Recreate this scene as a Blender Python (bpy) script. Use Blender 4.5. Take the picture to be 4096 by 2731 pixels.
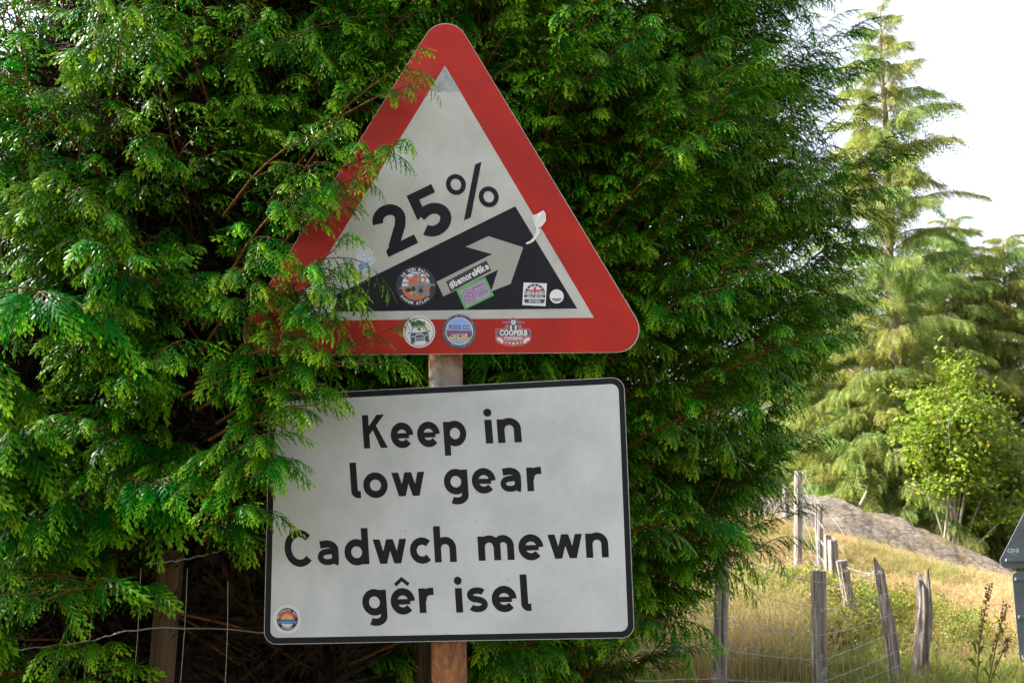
import bpy, math, random
import numpy as np
from mathutils import Vector, Matrix, Euler

for o in list(bpy.data.objects):
    bpy.data.objects.remove(o)
SC = bpy.context.scene
COL = SC.collection
rng = random.Random(7)

# ------------------------------------------------------------------ camera, sky, sun, exposure
W, H, F = 4096.0, 2731.0, 3982.0            # photograph size and focal length in its pixels
CAM = Vector((0.0, 0.0, 1.6))
PITCH = math.radians(9.0)
cam_d = bpy.data.cameras.new('camera')
cam_d.sensor_width = 36.0
cam_d.lens = 36.0 * F / W
cam_d.clip_start = 0.05
cam_d.clip_end = 3000.0
cam_d.dof.use_dof = True
cam_d.dof.focus_distance = 2.3
cam_d.dof.aperture_fstop = 18.0
cam = bpy.data.objects.new('camera', cam_d)
COL.objects.link(cam)
cam.location = CAM
cam.rotation_euler = (math.radians(90) + PITCH, 0, 0)
SC.camera = cam

SUN_DIR = Vector((-0.76, 0.12, 0.70)).normalized()      # towards the sun: high on the left
world = bpy.data.worlds.new('World')
SC.world = world
world.use_nodes = True
wn = world.node_tree.nodes
wl = world.node_tree.links
wn.clear()
sky = wn.new('ShaderNodeTexSky')
sky.sky_type = 'NISHITA'
sky.sun_disc = False
sky.sun_elevation = math.asin(SUN_DIR.z)
sky.sun_rotation = math.atan2(SUN_DIR.x, SUN_DIR.y)
sky.air_density = 1.0
sky.dust_density = 4.0
sky.ozone_density = 0.6
bg = wn.new('ShaderNodeBackground')
bg.inputs['Strength'].default_value = 0.14
wo = wn.new('ShaderNodeOutputWorld')
hs = wn.new('ShaderNodeHueSaturation')          # thin bright cloud veil: paler sky
hs.inputs['Saturation'].default_value = 0.4
wl.new(sky.outputs[0], hs.inputs['Color'])
wl.new(hs.outputs[0], bg.inputs['Color'])
wl.new(bg.outputs[0], wo.inputs['Surface'])

sun_d = bpy.data.lights.new('sun', 'SUN')
sun_d.energy = 5.0
sun_d.angle = math.radians(0.6)
sun_d.color = (1.0, 0.94, 0.84)
sun = bpy.data.objects.new('sun', sun_d)
COL.objects.link(sun)
sun.location = (-6, 0, 12)
sun.rotation_euler = SUN_DIR.to_track_quat('Z', 'Y').to_euler()

SC.view_settings.view_transform = 'Standard'
SC.view_settings.look = 'None'
SC.view_settings.exposure = 1.88
SC.view_settings.gamma = 1.0
SC.view_settings.use_curve_mapping = False
SC.render.engine = 'CYCLES'
SC.cycles.max_bounces = 4
SC.cycles.diffuse_bounces = 2
SC.cycles.glossy_bounces = 2
SC.cycles.use_adaptive_sampling = True
SC.cycles.adaptive_threshold = 0.035
SC.cycles.transparent_max_bounces = 4
SC.cycles.transmission_bounces = 4

# ------------------------------------------------------------------ helpers
CP, SP = math.cos(PITCH), math.sin(PITCH)


def ray(px, py):
    """world direction through a point of the photograph"""
    a, b = (px - W / 2) / F, (H / 2 - py) / F
    return Vector((a, CP - b * SP, SP + b * CP))


def at(px, py, Y):
    """point at world depth Y seen at that place"""
    d = ray(px, py)
    return CAM + d * (Y / d.y)


def tag(o, label=None, cat=None, group=None, kind=None):
    if label: o['label'] = label
    if cat: o['category'] = cat
    if group: o['group'] = group
    if kind: o['kind'] = kind
    return o


def empty(name, loc=(0, 0, 0), parent=None):
    o = bpy.data.objects.new(name, None)
    o.empty_display_size = 0.1
    COL.objects.link(o)
    o.location = loc
    if parent: o.parent = parent
    return o


def mesh_from(name, verts, faces, mats=(), fmat=None, smooth=False, tip=None):
    me = bpy.data.meshes.new(name)
    me.from_pydata([tuple(v) for v in verts], [], [tuple(f) for f in faces])
    for m in mats: me.materials.append(m)
    if fmat is not None:
        me.polygons.foreach_set('material_index', np.array(fmat, dtype=np.int32))
    if smooth:
        me.polygons.foreach_set('use_smooth', np.ones(len(faces), dtype=bool))
    if tip is not None:
        at_ = me.attributes.new('tip', 'FLOAT', 'POINT')
        at_.data.foreach_set('value', np.array(tip, dtype=np.float32))
    me.update()
    return me


def link(name, me, parent=None, loc=None):
    o = bpy.data.objects.new(name, me)
    COL.objects.link(o)
    if parent:
        o.parent = parent
        if loc is None:      # vertices are in world space: undo the parent's own place
            o.matrix_parent_inverse = world_inv(parent)
    if loc is not None: o.location = loc
    return o


def world_inv(p):
    m = Matrix.Identity(4)
    q = p
    chain = []
    while q:
        chain.append(q)
        q = q.parent
    for c in reversed(chain):
        m = m @ c.matrix_parent_inverse @ c.matrix_basis
    return m.inverted()


class MB:
    """collects pieces into one mesh"""
    def __init__(s):
        s.v, s.f, s.m, s.t = [], [], [], []

    def add(s, v, f, m=0, t=None):
        b = len(s.v)
        s.v += [tuple(p) for p in v]
        s.f += [tuple(b + i for i in q) for q in f]
        s.m += [m] * len(f)
        s.t += list(t) if t is not None else [0.0] * len(v)

    def tube(s, pts, rad, n=6, m=0, cap=True, squash=None):
        pts = [Vector(p) for p in pts]
        if not hasattr(rad, '__len__'): rad = [rad] * len(pts)
        v, f = [], []
        ref = Vector((0.13, 0.21, 1.0)).normalized()
        for i, p in enumerate(pts):
            d = (pts[min(i + 1, len(pts) - 1)] - pts[max(i - 1, 0)]).normalized()
            if abs(d.dot(ref)) > 0.95: ref = Vector((1, 0.2, 0.1)).normalized()
            a = d.cross(ref).normalized()
            b = d.cross(a)
            for k in range(n):
                th = 2 * math.pi * k / n
                v.append(p + (a * math.cos(th) + b * math.sin(th)) * rad[i])
        for i in range(len(pts) - 1):
            for k in range(n):
                f.append((i * n + k, i * n + (k + 1) % n, (i + 1) * n + (k + 1) % n, (i + 1) * n + k))
        if cap:
            f.append(tuple(range(n))[::-1])
            f.append(tuple((len(pts) - 1) * n + k for k in range(n)))
        s.add(v, f, m)

    def build(s, name, mats, parent=None, smooth=False, loc=None, tip=False):
        me = mesh_from(name, s.v, s.f, mats if isinstance(mats, (list, tuple)) else [mats], s.m, smooth,
                       s.t if tip else None)
        return link(name, me, parent, loc)


# ------------------------------------------------------------------ materials
def new_mat(name):
    m = bpy.data.materials.new(name)
    m.use_nodes = True
    nt = m.node_tree
    return m, nt, nt.nodes['Principled BSDF']


def N(nt, t, **kw):
    n = nt.nodes.new(t)
    for k, v in kw.items(): setattr(n, k, v)
    return n


def ramp(nt, fac, stops):
    r = nt.nodes.new('ShaderNodeValToRGB')
    while len(r.color_ramp.elements) > 1: r.color_ramp.elements.remove(r.color_ramp.elements[-1])
    r.color_ramp.elements[0].position = stops[0][0]
    r.color_ramp.elements[0].color = (*stops[0][1], 1)
    for p, c in stops[1:]:
        e = r.color_ramp.elements.new(p)
        e.color = (*c, 1)
    nt.links.new(fac, r.inputs[0])
    return r.outputs[0]


def noise(nt, scale, detail=4, rough=0.6, vec=None, dist=0.0):
    n = nt.nodes.new('ShaderNodeTexNoise')
    n.inputs['Scale'].default_value = scale
    n.inputs['Detail'].default_value = detail
    n.inputs['Roughness'].default_value = rough
    n.inputs['Distortion'].default_value = dist
    if vec is not None: nt.links.new(vec, n.inputs['Vector'])
    return n.outputs[0]


def objco(nt, scale=(1, 1, 1), which='Object'):
    c = nt.nodes.new('ShaderNodeTexCoord')
    mp = nt.nodes.new('ShaderNodeMapping')
    mp.inputs['Scale'].default_value = scale
    nt.links.new(c.outputs[which], mp.inputs['Vector'])
    return mp.outputs[0]


def mix(nt, fac, a, b, mode='MIX'):
    m = nt.nodes.new('ShaderNodeMix')
    m.data_type = 'RGBA'
    m.blend_type = mode
    for sock, val in ((m.inputs[0], fac), (m.inputs[6], a), (m.inputs[7], b)):
        if hasattr(val, 'links') or hasattr(val, 'is_linked'): nt.links.new(val, sock)
        elif isinstance(val, (int, float)): sock.default_value = val
        else: sock.default_value = (*val, 1)
    return m.outputs[2]


def bump(nt, b, h, strength=0.3, dist=0.01):
    n = nt.nodes.new('ShaderNodeBump')
    n.inputs['Strength'].default_value = strength
    n.inputs['Distance'].default_value = dist
    nt.links.new(h, n.inputs['Height'])
    nt.links.new(n.outputs[0], b.inputs['Normal'])


def plain(name, col, rough=0.5, spec=0.5, metal=0.0):
    m, nt, b = new_mat(name)
    b.inputs['Base Color'].default_value = (*col, 1)
    b.inputs['Roughness'].default_value = rough
    b.inputs['Specular IOR Level'].default_value = spec
    b.inputs['Metallic'].default_value = metal
    return m


def film(name, col, dirt, blot=0.25, scale=9.0, rough=0.5, spec=0.12):
    """weathered sign sheeting: base colour with blotches, specks and streaks of grime"""
    m, nt, b = new_mat(name)
    co = objco(nt)
    n1 = ramp(nt, noise(nt, scale, 6, 0.65, co), [(0.38, (0, 0, 0)), (0.72, (1, 1, 1))])
    n2 = ramp(nt, noise(nt, 160, 3, 0.7, co), [(0.60, (0, 0, 0)), (0.74, (1, 1, 1))])
    n3 = ramp(nt, noise(nt, 600, 2, 0.7, co), [(0.30, (0, 0, 0)), (0.75, (1, 1, 1))])
    c = mix(nt, n1, col, tuple(x * (1 - blot) + d * blot for x, d in zip(col, dirt)))
    mm = nt.nodes.new('ShaderNodeMath'); mm.operation = 'MULTIPLY'; mm.inputs[1].default_value = 0.28
    nt.links.new(n2, mm.inputs[0])
    c = mix(nt, mm.outputs[0], c, dirt)
    mm = nt.nodes.new('ShaderNodeMath'); mm.operation = 'MULTIPLY'; mm.inputs[1].default_value = 0.18
    nt.links.new(n3, mm.inputs[0])
    c = mix(nt, mm.outputs[0], c, dirt)
    nt.links.new(c, b.inputs['Base Color'])
    b.inputs['Roughness'].default_value = rough
    b.inputs['Specular IOR Level'].default_value = spec
    bump(nt, b, noise(nt, 220, 3, 0.6, co), 0.06, 0.002)
    return m


def leafmat(name, dark, mid, tipc, rough=0.42, trans=0.3, spec=0.45, hue=0.12, brown=False):
    m, nt, b = new_mat(name)
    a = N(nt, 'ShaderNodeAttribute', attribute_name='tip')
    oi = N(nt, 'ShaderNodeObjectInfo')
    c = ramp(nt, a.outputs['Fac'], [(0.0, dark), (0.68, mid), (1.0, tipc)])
    n = noise(nt, 7.0, 3, 0.6, objco(nt))
    if brown:       # scattered withered scales
        w_ = ramp(nt, noise(nt, 38.0, 2, 0.6, objco(nt)), [(0.68, (0, 0, 0)), (0.74, (1, 1, 1))])
        c = mix(nt, w_, c, (0.13, 0.075, 0.015))
    v = N(nt, 'ShaderNodeHueSaturation')
    mr = N(nt, 'ShaderNodeMapRange')
    mr.inputs['To Min'].default_value = 0.5 - hue * 0.22
    mr.inputs['To Max'].default_value = 0.5 + hue * 0.10
    nt.links.new(oi.outputs['Random'], mr.inputs['Value'])
    nt.links.new(mr.outputs[0], v.inputs['Hue'])
    mr2 = N(nt, 'ShaderNodeMapRange')
    mr2.inputs['From Min'].default_value = 0.3
    mr2.inputs['From Max'].default_value = 0.7
    mr2.inputs['To Min'].default_value = 0.7
    mr2.inputs['To Max'].default_value = 1.35
    nt.links.new(n, mr2.inputs['Value'])
    nt.links.new(mr2.outputs[0], v.inputs['Value'])
    nt.links.new(c, v.inputs['Color'])
    nt.links.new(v.outputs[0], b.inputs['Base Color'])
    b.inputs['Roughness'].default_value = rough
    b.inputs['Specular IOR Level'].default_value = spec
    t = N(nt, 'ShaderNodeBsdfTranslucent')
    br = N(nt, 'ShaderNodeHueSaturation')
    br.inputs['Value'].default_value = 1.5
    nt.links.new(v.outputs[0], br.inputs['Color'])
    nt.links.new(br.outputs[0], t.inputs['Color'])
    ms = N(nt, 'ShaderNodeMixShader')
    ms.inputs[0].default_value = trans
    nt.links.new(b.outputs[0], ms.inputs[1])
    nt.links.new(t.outputs[0], ms.inputs[2])
    nt.links.new(ms.outputs[0], nt.nodes['Material Output'].inputs['Surface'])
    return m


def barkmat(name, c1, c2, scale=30):
    m, nt, b = new_mat(name)
    co = objco(nt, (1, 1, 0.25))
    n = noise(nt, scale, 5, 0.65, co)
    nt.links.new(ramp(nt, n, [(0.35, c1), (0.65, c2)]), b.inputs['Base Color'])
    b.inputs['Roughness'].default_value = 0.9
    b.inputs['Specular IOR Level'].default_value = 0.15
    bump(nt, b, n, 0.5, 0.01)
    return m


def woodmat(name, dark, mid, light, lichen=None):
    """weathered grey timber: long vertical grain, checks and lichen"""
    m, nt, b = new_mat(name)
    co = objco(nt, (1, 1, 0.06))
    g = noise(nt, 55, 6, 0.7, co, 0.4)
    c = ramp(nt, g, [(0.30, dark), (0.47, mid), (0.68, light)])
    co2 = objco(nt)
    if lichen:
        l = ramp(nt, noise(nt, 14, 5, 0.7, co2), [(0.58, (0, 0, 0)), (0.66, (1, 1, 1))])
        c = mix(nt, l, c, lichen)
    nt.links.new(c, b.inputs['Base Color'])
    b.inputs['Roughness'].default_value = 0.9
    b.inputs['Specular IOR Level'].default_value = 0.2
    bump(nt, b, g, 0.9, 0.02)
    return m


M = {}
M['red'] = film('sign_red_sheeting', (0.35, 0.022, 0.013), (0.15, 0.014, 0.018), 0.6, 8)
M['white'] = film('sign_white_sheeting', (0.41, 0.425, 0.42), (0.20, 0.22, 0.21), 0.5, 8)
M['white_plate'] = film('plate_white_sheeting', (0.44, 0.475, 0.51), (0.25, 0.28, 0.31), 0.5, 9)  # blue of the open sky tinted into the white
M['black'] = film('sign_black_sheeting', (0.0055, 0.0065, 0.011), (0.02, 0.023, 0.03), 0.15, 8, 0.5, 0.14)
M['arrow'] = film('arrow_grey_sheeting', (0.29, 0.295, 0.285), (0.16, 0.165, 0.16), 0.25, 10)
M['alu'] = film('sign_aluminium', (0.36, 0.37, 0.37), (0.16, 0.15, 0.13), 0.4, 20, 0.55, 0.5)
M['back'] = film('sign_back_grey', (0.13, 0.15, 0.17), (0.05, 0.06, 0.06), 0.4, 8, 0.6, 0.3)
M['pencil'] = plain('pencil_mark', (0.40, 0.41, 0.42), 0.7)
INK = {'white': (0.75, 0.77, 0.82), 'paper': (0.70, 0.72, 0.78), 'black': (0.012, 0.013, 0.018), 'navy': (0.035, 0.045, 0.12),
       'orange': (0.62, 0.13, 0.06), 'yellow': (0.62, 0.42, 0.05), 'skyblue': (0.18, 0.42, 0.72), 'grey': (0.20, 0.21, 0.26),
       'green': (0.09, 0.42, 0.12), 'purple': (0.42, 0.29, 0.52), 'red': (0.50, 0.06, 0.07), 'blue': (0.25, 0.40, 0.85),
       'maroon': (0.28, 0.05, 0.12), 'sand': (0.55, 0.42, 0.14), 'dark': (0.03, 0.035, 0.05), 'lightblue': (0.55, 0.68, 0.78),
       'ring': (0.42, 0.44, 0.55), 'ocean': (0.02, 0.30, 0.65), 'deep': (0.02, 0.08, 0.28), 'flame': (0.78, 0.42, 0.14),
       'slate': (0.06, 0.075, 0.13), 'clear': (0.46, 0.12, 0.13)}
INKM = {}


def ink(k):
    if k not in INKM: INKM[k] = film('print_' + k, tuple(0.72 * x for x in INK[k]), tuple(0.6 * x + 0.03 for x in INK[k]), 0.2, 30, 0.4, 0.4)
    return INKM[k]

# ------------------------------------------------------------------ terrain
def sstep(a, b, x):
    t = np.clip((x - a) / (b - a), 0, 1)
    return t * t * (3 - 2 * t)


_rs = np.random.RandomState(3)
_PH = _rs.rand(40, 3) * 6.28


def wob(x, y, k, n=5):
    """smooth bumps, size about 1/k metres"""
    z = 0
    for i in range(n):
        a = _PH[i, 0]
        z = z + np.sin((x * math.cos(a) + y * math.sin(a)) * k * (1 + 0.37 * i) + _PH[i, 1]) / (1 + 0.5 * i)
    return z / 2.2


def ground_z(x, y):
    x = np.asarray(x, float); y = np.asarray(y, float)
    z = 0.5 * sstep(1.5, 5.5, y)
    rise = np.clip(0.29 * (6.45 - x), -0.3, 0.85)
    z = z + sstep(8.5, 14, y) * rise
    # bilberry mound behind the fence
    z = z + 0.26 * np.exp(-(((x - 2.2) / 0.75) ** 2 + ((y - 8.0) / 1.4) ** 2))
    z = z + 0.035 * wob(x, y, 2.2) * sstep(2, 5, y)
    # the field ends in a rock ridge and falls away behind it
    z = z - sstep(16.0, 19.0, y) * (z + 0.3)
    return z


def rock_z(x, y):
    x = np.asarray(x, float); y = np.asarray(y, float)
    crest = np.interp(x, [2.0, 3.8, 4.72, 5.5, 6.2, 7.0, 7.6, 9.0], [1.25, 1.62, 1.60, 1.36, 1.08, 0.72, 0.44, 0.25])
    t = (y - 15.1) / 1.5
    prof = np.clip(1 - np.abs(t) ** 1.7, -0.6, 1)
    base = ground_z(x, np.full_like(x, 14.0)) - 0.12
    z = base + (crest - base) * prof
    bands = 0.05 * np.sin((x * 0.55 + y * 0.9) * 11 + 1.5 * wob(x, y, 2.0)) * np.clip(prof, 0, 1)
    z = z + bands + 0.05 * wob(x, y, 4.5) + 0.02 * wob(x + 9, y, 11) + 0.012 * wob(x, y + 5, 27)
    return z


def grid(xs, ys, zf):
    X, Y = np.meshgrid(xs, ys)
    Z = zf(X, Y)
    v = np.stack([X.ravel(), Y.ravel(), Z.ravel()], 1)
    nx, ny = len(xs), len(ys)
    i = np.arange((nx - 1) * (ny - 1))
    a = (i // (nx - 1)) * nx + i % (nx - 1)
    f = np.stack([a, a + 1, a + nx + 1, a + nx], 1)
    return v.tolist(), f.tolist()


m, nt, b = new_mat('hill_soil_and_turf')
co = objco(nt)
n1 = noise(nt, 0.9, 6, 0.65, co)
n2 = noise(nt, 14, 5, 0.7, co)
c1 = ramp(nt, n1, [(0.35, (0.10, 0.095, 0.03)), (0.55, (0.20, 0.15, 0.06)), (0.7, (0.28, 0.20, 0.10))])
c2 = ramp(nt, n2, [(0.3, (0.35, 0.35, 0.35)), (0.7, (1, 1, 1))])
nt.links.new(mix(nt, 1.0, c1, c2, 'MULTIPLY'), b.inputs['Base Color'])
b.inputs['Roughness'].default_value = 0.95
b.inputs['Specular IOR Level'].default_value = 0.1
bump(nt, b, n2, 0.8, 0.05)
M['soil'] = m
xs = np.concatenate([np.linspace(-900, -20, 10)[:-1], np.linspace(-20, 24, 133), np.linspace(24, 900, 10)[1:]])
ys = np.concatenate([np.linspace(-900, -4, 8)[:-1], np.linspace(-4, 28, 129), np.linspace(28, 1200, 12)[1:]])
v, f = grid(xs, ys, ground_z)
tag(link('ground', mesh_from('ground', v, f, [M['soil']], smooth=True)), 'dry grassy hillside ground behind the wire fence', None, kind='structure')

m, nt, b = new_mat('grey_banded_rock')
co = objco(nt, (0.6, 1.0, 2.2))
n1 = noise(nt, 3.5, 8, 0.7, co, 0.8)
n2 = noise(nt, 26, 6, 0.7, co)
c = ramp(nt, n1, [(0.30, (0.07, 0.056, 0.044)), (0.45, (0.20, 0.165, 0.13)), (0.60, (0.31, 0.265, 0.215)), (0.8, (0.44, 0.395, 0.34))])
c = mix(nt, 0.85, c, ramp(nt, n2, [(0.36, (0.18, 0.17, 0.16)), (0.56, (1, 1, 1))]), 'MULTIPLY')
mo = ramp(nt, noise(nt, 1.6, 6, 0.75, objco(nt)), [(0.57, (0, 0, 0)), (0.64, (1, 1, 1))])
c = mix(nt, mo, c, (0.19, 0.145, 0.07))
nt.links.new(c, b.inputs['Base Color'])
b.inputs['Roughness'].default_value = 0.9
bump(nt, b, n2, 1.0, 0.10)
M['rock'] = m
v, f = grid(np.linspace(1.5, 9.5, 320), np.linspace(13.2, 17.2, 160), rock_z)
tag(link('rock_outcrop', mesh_from('rock_outcrop', v, f, [M['rock']], smooth=False)), 'low banded grey rock outcrop along the crest of the slope', None, kind='structure')

# ------------------------------------------------------------------ the road sign
def z1(x, y): return (1000 + 0.9122 * x, 50 + 0.9122 * y)          # enlargements the outlines were measured in
def z2(x, y): return (1000 + 0.8809 * x, 1350 + 0.8809 * y)


class Plate:
    """a flat plate: outlines measured on the photograph are laid onto its plane"""
    def __init__(s, origin, yaw, tilt=0.0):
        s.o = Vector(origin)
        s.n = Vector((-math.sin(yaw) * math.cos(tilt), -math.cos(yaw) * math.cos(tilt), math.sin(tilt)))

    def p(s, px, py, off=0.0):
        d = ray(px, py)
        t = (s.o - CAM).dot(s.n) / d.dot(s.n)
        return CAM + d * t + s.n * off


def round_poly(pts, r, n=10):
    out = []
    L = len(pts)
    for i in range(L):
        a, b, c = Vector(pts[i - 1]), Vector(pts[i]), Vector(pts[(i + 1) % L])
        u, w = (a - b).normalized(), (c - b).normalized()
        ang = math.acos(max(-1, min(1, u.dot(w)))) / 2
        t = r / math.tan(ang)
        cen = b + (u + w).normalized() * (r / math.sin(ang))
        p0, p1 = b + u * t, b + w * t
        a0 = math.atan2(p0.y - cen.y, p0.x - cen.x)
        a1 = math.atan2(p1.y - cen.y, p1.x - cen.x)
        d = (a1 - a0 + math.pi) % (2 * math.pi) - math.pi
        for k in range(n + 1):
            th = a0 + d * k / n
            out.append((cen.x + r * math.cos(th), cen.y + r * math.sin(th)))
    return out


def disc(cx, cy, rx, ry=None, n=40, a0=0, a1=360):
    ry = ry or rx
    full = abs(a1 - a0) >= 360
    return [(cx + rx * math.cos(math.radians(a0 + (a1 - a0) * k / n)), cy + ry * math.sin(math.radians(a0 + (a1 - a0) * k / n)))
            for k in range(n if full else n + 1)]


def inset(pts, d):
    c = sum((Vector(p) for p in pts), Vector((0, 0))) / len(pts)
    out = []
    for p in pts:
        v = Vector(p) - c
        out.append(tuple(c + v * (1 - d / v.length)))
    return out


def flat(name, plate, polys, mat, layer, parent):
    """polys: list of outlines (list of points) or (points, faces) in photograph pixels"""
    mb = MB()
    for i, q in enumerate(polys):
        if isinstance(q, tuple): pts, fs = q
        else: pts, fs = q, [tuple(range(len(q)))]
        mb.add([plate.p(x, y, 0.0001 * layer + 0.000015 * (i % 6)) for x, y in pts], fs)
    return mb.build(name, mat, parent)


def slab(name, plate, outline, thick, mats, parent, back=0.0):
    """solid plate; front face on the plane, rim and back behind it"""
    n = len(outline)
    fr = [plate.p(x, y, -back) for x, y in outline]
    bk = [p - plate.n * thick for p in fr]
    mb = MB()
    mb.add(fr + bk, [tuple(range(n)), tuple(range(2 * n - 1, n - 1, -1))] +
           [(i, i + n, (i + 1) % n + n, (i + 1) % n) for i in range(n)])
    return mb.build(name, mats, parent)


# ---- lettering drawn as broad strokes
def stroke(pts, w, closed=False):
    n = len(pts)
    L, R = [], []
    for i in range(n):
        p = Vector(pts[i])
        if closed: a, c = Vector(pts[i - 1]), Vector(pts[(i + 1) % n])
        else: a, c = Vector(pts[max(i - 1, 0)]), Vector(pts[min(i + 1, n - 1)])
        d1 = (p - a).normalized() if (p - a).length > 1e-9 else (c - p).normalized()
        d2 = (c - p).normalized() if (c - p).length > 1e-9 else d1
        t = (d1 + d2).normalized()
        nn = Vector((-t.y, t.x))
        k = 1 / max(0.5, nn.dot(Vector((-d1.y, d1.x))))
        L.append(p + nn * w / 2 * k)
        R.append(p - nn * w / 2 * k)
    m = n if closed else n - 1
    return ([tuple(p) for p in L + R], [(i, (i + 1) % n, n + (i + 1) % n, n + i) for i in range(m)])


def arc(cx, cy, rx, ry, a0, a1, n=18):
    return [(cx + rx * math.cos(math.radians(a0 + (a1 - a0) * k / n)), cy + ry * math.sin(math.radians(a0 + (a1 - a0) * k / n))) for k in range(n + 1)]


SW = 30.0


def hpar(x0, y0, x1, y1, w):
    return [(x0 - w / 2, y0), (x0 + w / 2, y0), (x1 + w / 2, y1), (x1 - w / 2, y1)]


def ring(cx, cy, rx, ry, w=SW, n=32):
    return stroke([(cx + rx * math.cos(2 * math.pi * k / n), cy + ry * math.sin(2 * math.pi * k / n)) for k in range(n)], w, True)


def g_n(x=0, stem=True, top=100):
    q = []
    if stem: q.append(hpar(x + 14, 0, x + 14, top, SW))
    q.append(stroke([(x + 16, 62)] + arc(x + 48, 58, 33, 31, 160, 0, 14) + [(x + 81, 0)], SW))
    return q


GL = {
    'o': (108, lambda: [ring(54, 50, 40, 39)]),
    'n': (96, lambda: g_n()),
    'h': (96, lambda: g_n(top=148)),
    'm': (154, lambda: g_n() + [stroke([(81, 60)] + arc(108, 58, 31, 31, 165, 0, 14) + [(139, 0)], SW)]),
    'i': (30, lambda: [hpar(14, 0, 14, 100, SW), disc(14, 130, 17, n=20)]),
    'l': (42, lambda: [stroke([(14, 148), (14, 30)] + arc(30, 28, 16, 15, 180, 270, 8) + [(42, 13)], SW)]),
    'r': (66, lambda: [hpar(14, 0, 14, 100, SW), stroke([(16, 50)] + arc(50, 52, 32, 34, 175, 92, 10) + [(66, 86)], SW)]),
    'e': (106, lambda: [stroke([(22, 48), (86, 48)], 22), stroke(arc(53, 50, 39, 39, 0, 318, 30), SW)]),
    'c': (94, lambda: [stroke(arc(53, 50, 39, 39, 45, 315, 26), SW)]),
    'C': (122, lambda: [stroke(arc(66, 72, 52, 61, 42, 318, 30), SW)]),
    'p': (106, lambda: [hpar(14, -42, 14, 100, SW), ring(53, 50, 39, 39)]),
    'd': (106, lambda: [hpar(92, 0, 92, 148, SW), ring(53, 50, 39, 39)]),
    'g': (106, lambda: [ring(53, 50, 39, 39), stroke([(92, 100), (92, 2)] + arc(56, -6, 36, 25, -4, -128, 12), SW)]),
    'a': (102, lambda: [stroke([(14, 84)] + arc(44, 62, 36, 25, 100, 0, 12) + [(80, 22)] + arc(93, 22, 13, 9, 180, 270, 5), SW),
                        stroke([(80, 57), (46, 56)] + arc(42, 34, 28, 21, 95, 270, 14) + arc(48, 34, 32, 21, 275, 335, 6), 25)]),
    's': (86, lambda: [stroke(arc(43, 71, 30, 17, 30, 180, 12) + arc(43, 68, 30, 16, 190, 255, 6) + arc(43, 31, 31, 19, 70, 0, 8) + arc(43, 30, 31, 18, -10, -150, 12), 26)]),
    'w': (150, lambda: [hpar(16, 100, 44, 0, 31), hpar(44, 0, 75, 100, 30), hpar(75, 100, 106, 0, 30), hpar(106, 0, 134, 100, 31)]),
    'K': (112, lambda: [hpar(15, 0, 15, 140, 30), [(24, 50), (24, 86), (70, 140), (106, 140)], [(42, 88), (62, 98), (114, 0), (80, 0)]]),
    '^': (80, lambda: [stroke([(12, 117), (42, 140), (72, 117)], 15)]),
}
GAP = 20
TIGHT = {('l', 'o'): -6, ('r', ' '): 0}


def word(s, pl, pr, ph):
    """pl, pr: baseline ends in photograph pixels, ph: pixel height of the small letters"""
    x = 0
    out = []
    for i, ch in enumerate(s):
        if ch == '^':
            continue
        w, fn = GL[ch]
        for q in fn():
            pts, fs = q if isinstance(q, tuple) else (q, [tuple(range(len(q)))])
            out.append(([(x + a, b_) for a, b_ in pts], fs))
        if i + 1 < len(s) and s[i + 1] == '^':
            for q in GL['^'][1]():
                out.append(([(x + 12 + a, b_) for a, b_ in q[0]], q[1]))
        x += w + GAP - (6 if ch in 'rlc' else 0) - (6 if ch == 'w' else 0)
    x -= GAP
    pl, pr = Vector(pl), Vector(pr)
    d = (pr - pl) / x
    dn = d.normalized()
    up = Vector((dn.y, -dn.x)) * (ph / 100.0)
    # the letters lean with the plate's upright edges
    up += dn * (-0.035) * (ph / 100.0)
    res = []
    for pts, fs in out:
        res.append(([tuple(pl + d * a + up * b_) for a, b_ in pts], fs))
    return res


# ---- small print from the built-in font
_TC = {}


def glyph(ch, bold=0.0):
    if (ch, bold) in _TC: return _TC[(ch, bold)]
    cu = bpy.data.curves.new('t', 'FONT')
    cu.body = ch
    cu.size = 1.0
    cu.offset = bold
    cu.resolution_u = 3
    o = bpy.data.objects.new('t', cu)
    COL.objects.link(o)
    dg = bpy.context.evaluated_depsgraph_get()
    me = o.evaluated_get(dg).to_mesh()
    vs = [(v.co.x, v.co.y) for v in me.vertices]
    fs = [tuple(p.vertices) for p in me.polygons]
    o.evaluated_get(dg).to_mesh_clear()
    bpy.data.objects.remove(o)
    bpy.data.curves.remove(cu)
    xs_ = [v[0] for v in vs] or [0, 0.3]
    _TC[(ch, bold)] = (vs, fs, min(xs_), max(xs_))
    return _TC[(ch, bold)]


def text_line(s, p0, p1, hgt, bold=0.02, gap=0.07):
    """text stretched between two points; hgt = capital height in pixels"""
    x = 0
    parts = []
    for ch in s:
        if ch == ' ':
            x += 0.32
            continue
        vs, fs, a, b_ = glyph(ch, bold)
        parts.append(([(x + vx - a, vy) for vx, vy in vs], fs))
        x += b_ - a + gap
    x -= gap
    p0, p1 = Vector(p0), Vector(p1)
    d = (p1 - p0) / x
    dn = d.normalized()
    up = Vector((dn.y, -dn.x)) * (hgt / 0.69)
    return [([tuple(p0 + d * a + up * c) for a, c in pts], fs) for pts, fs in parts]


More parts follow.
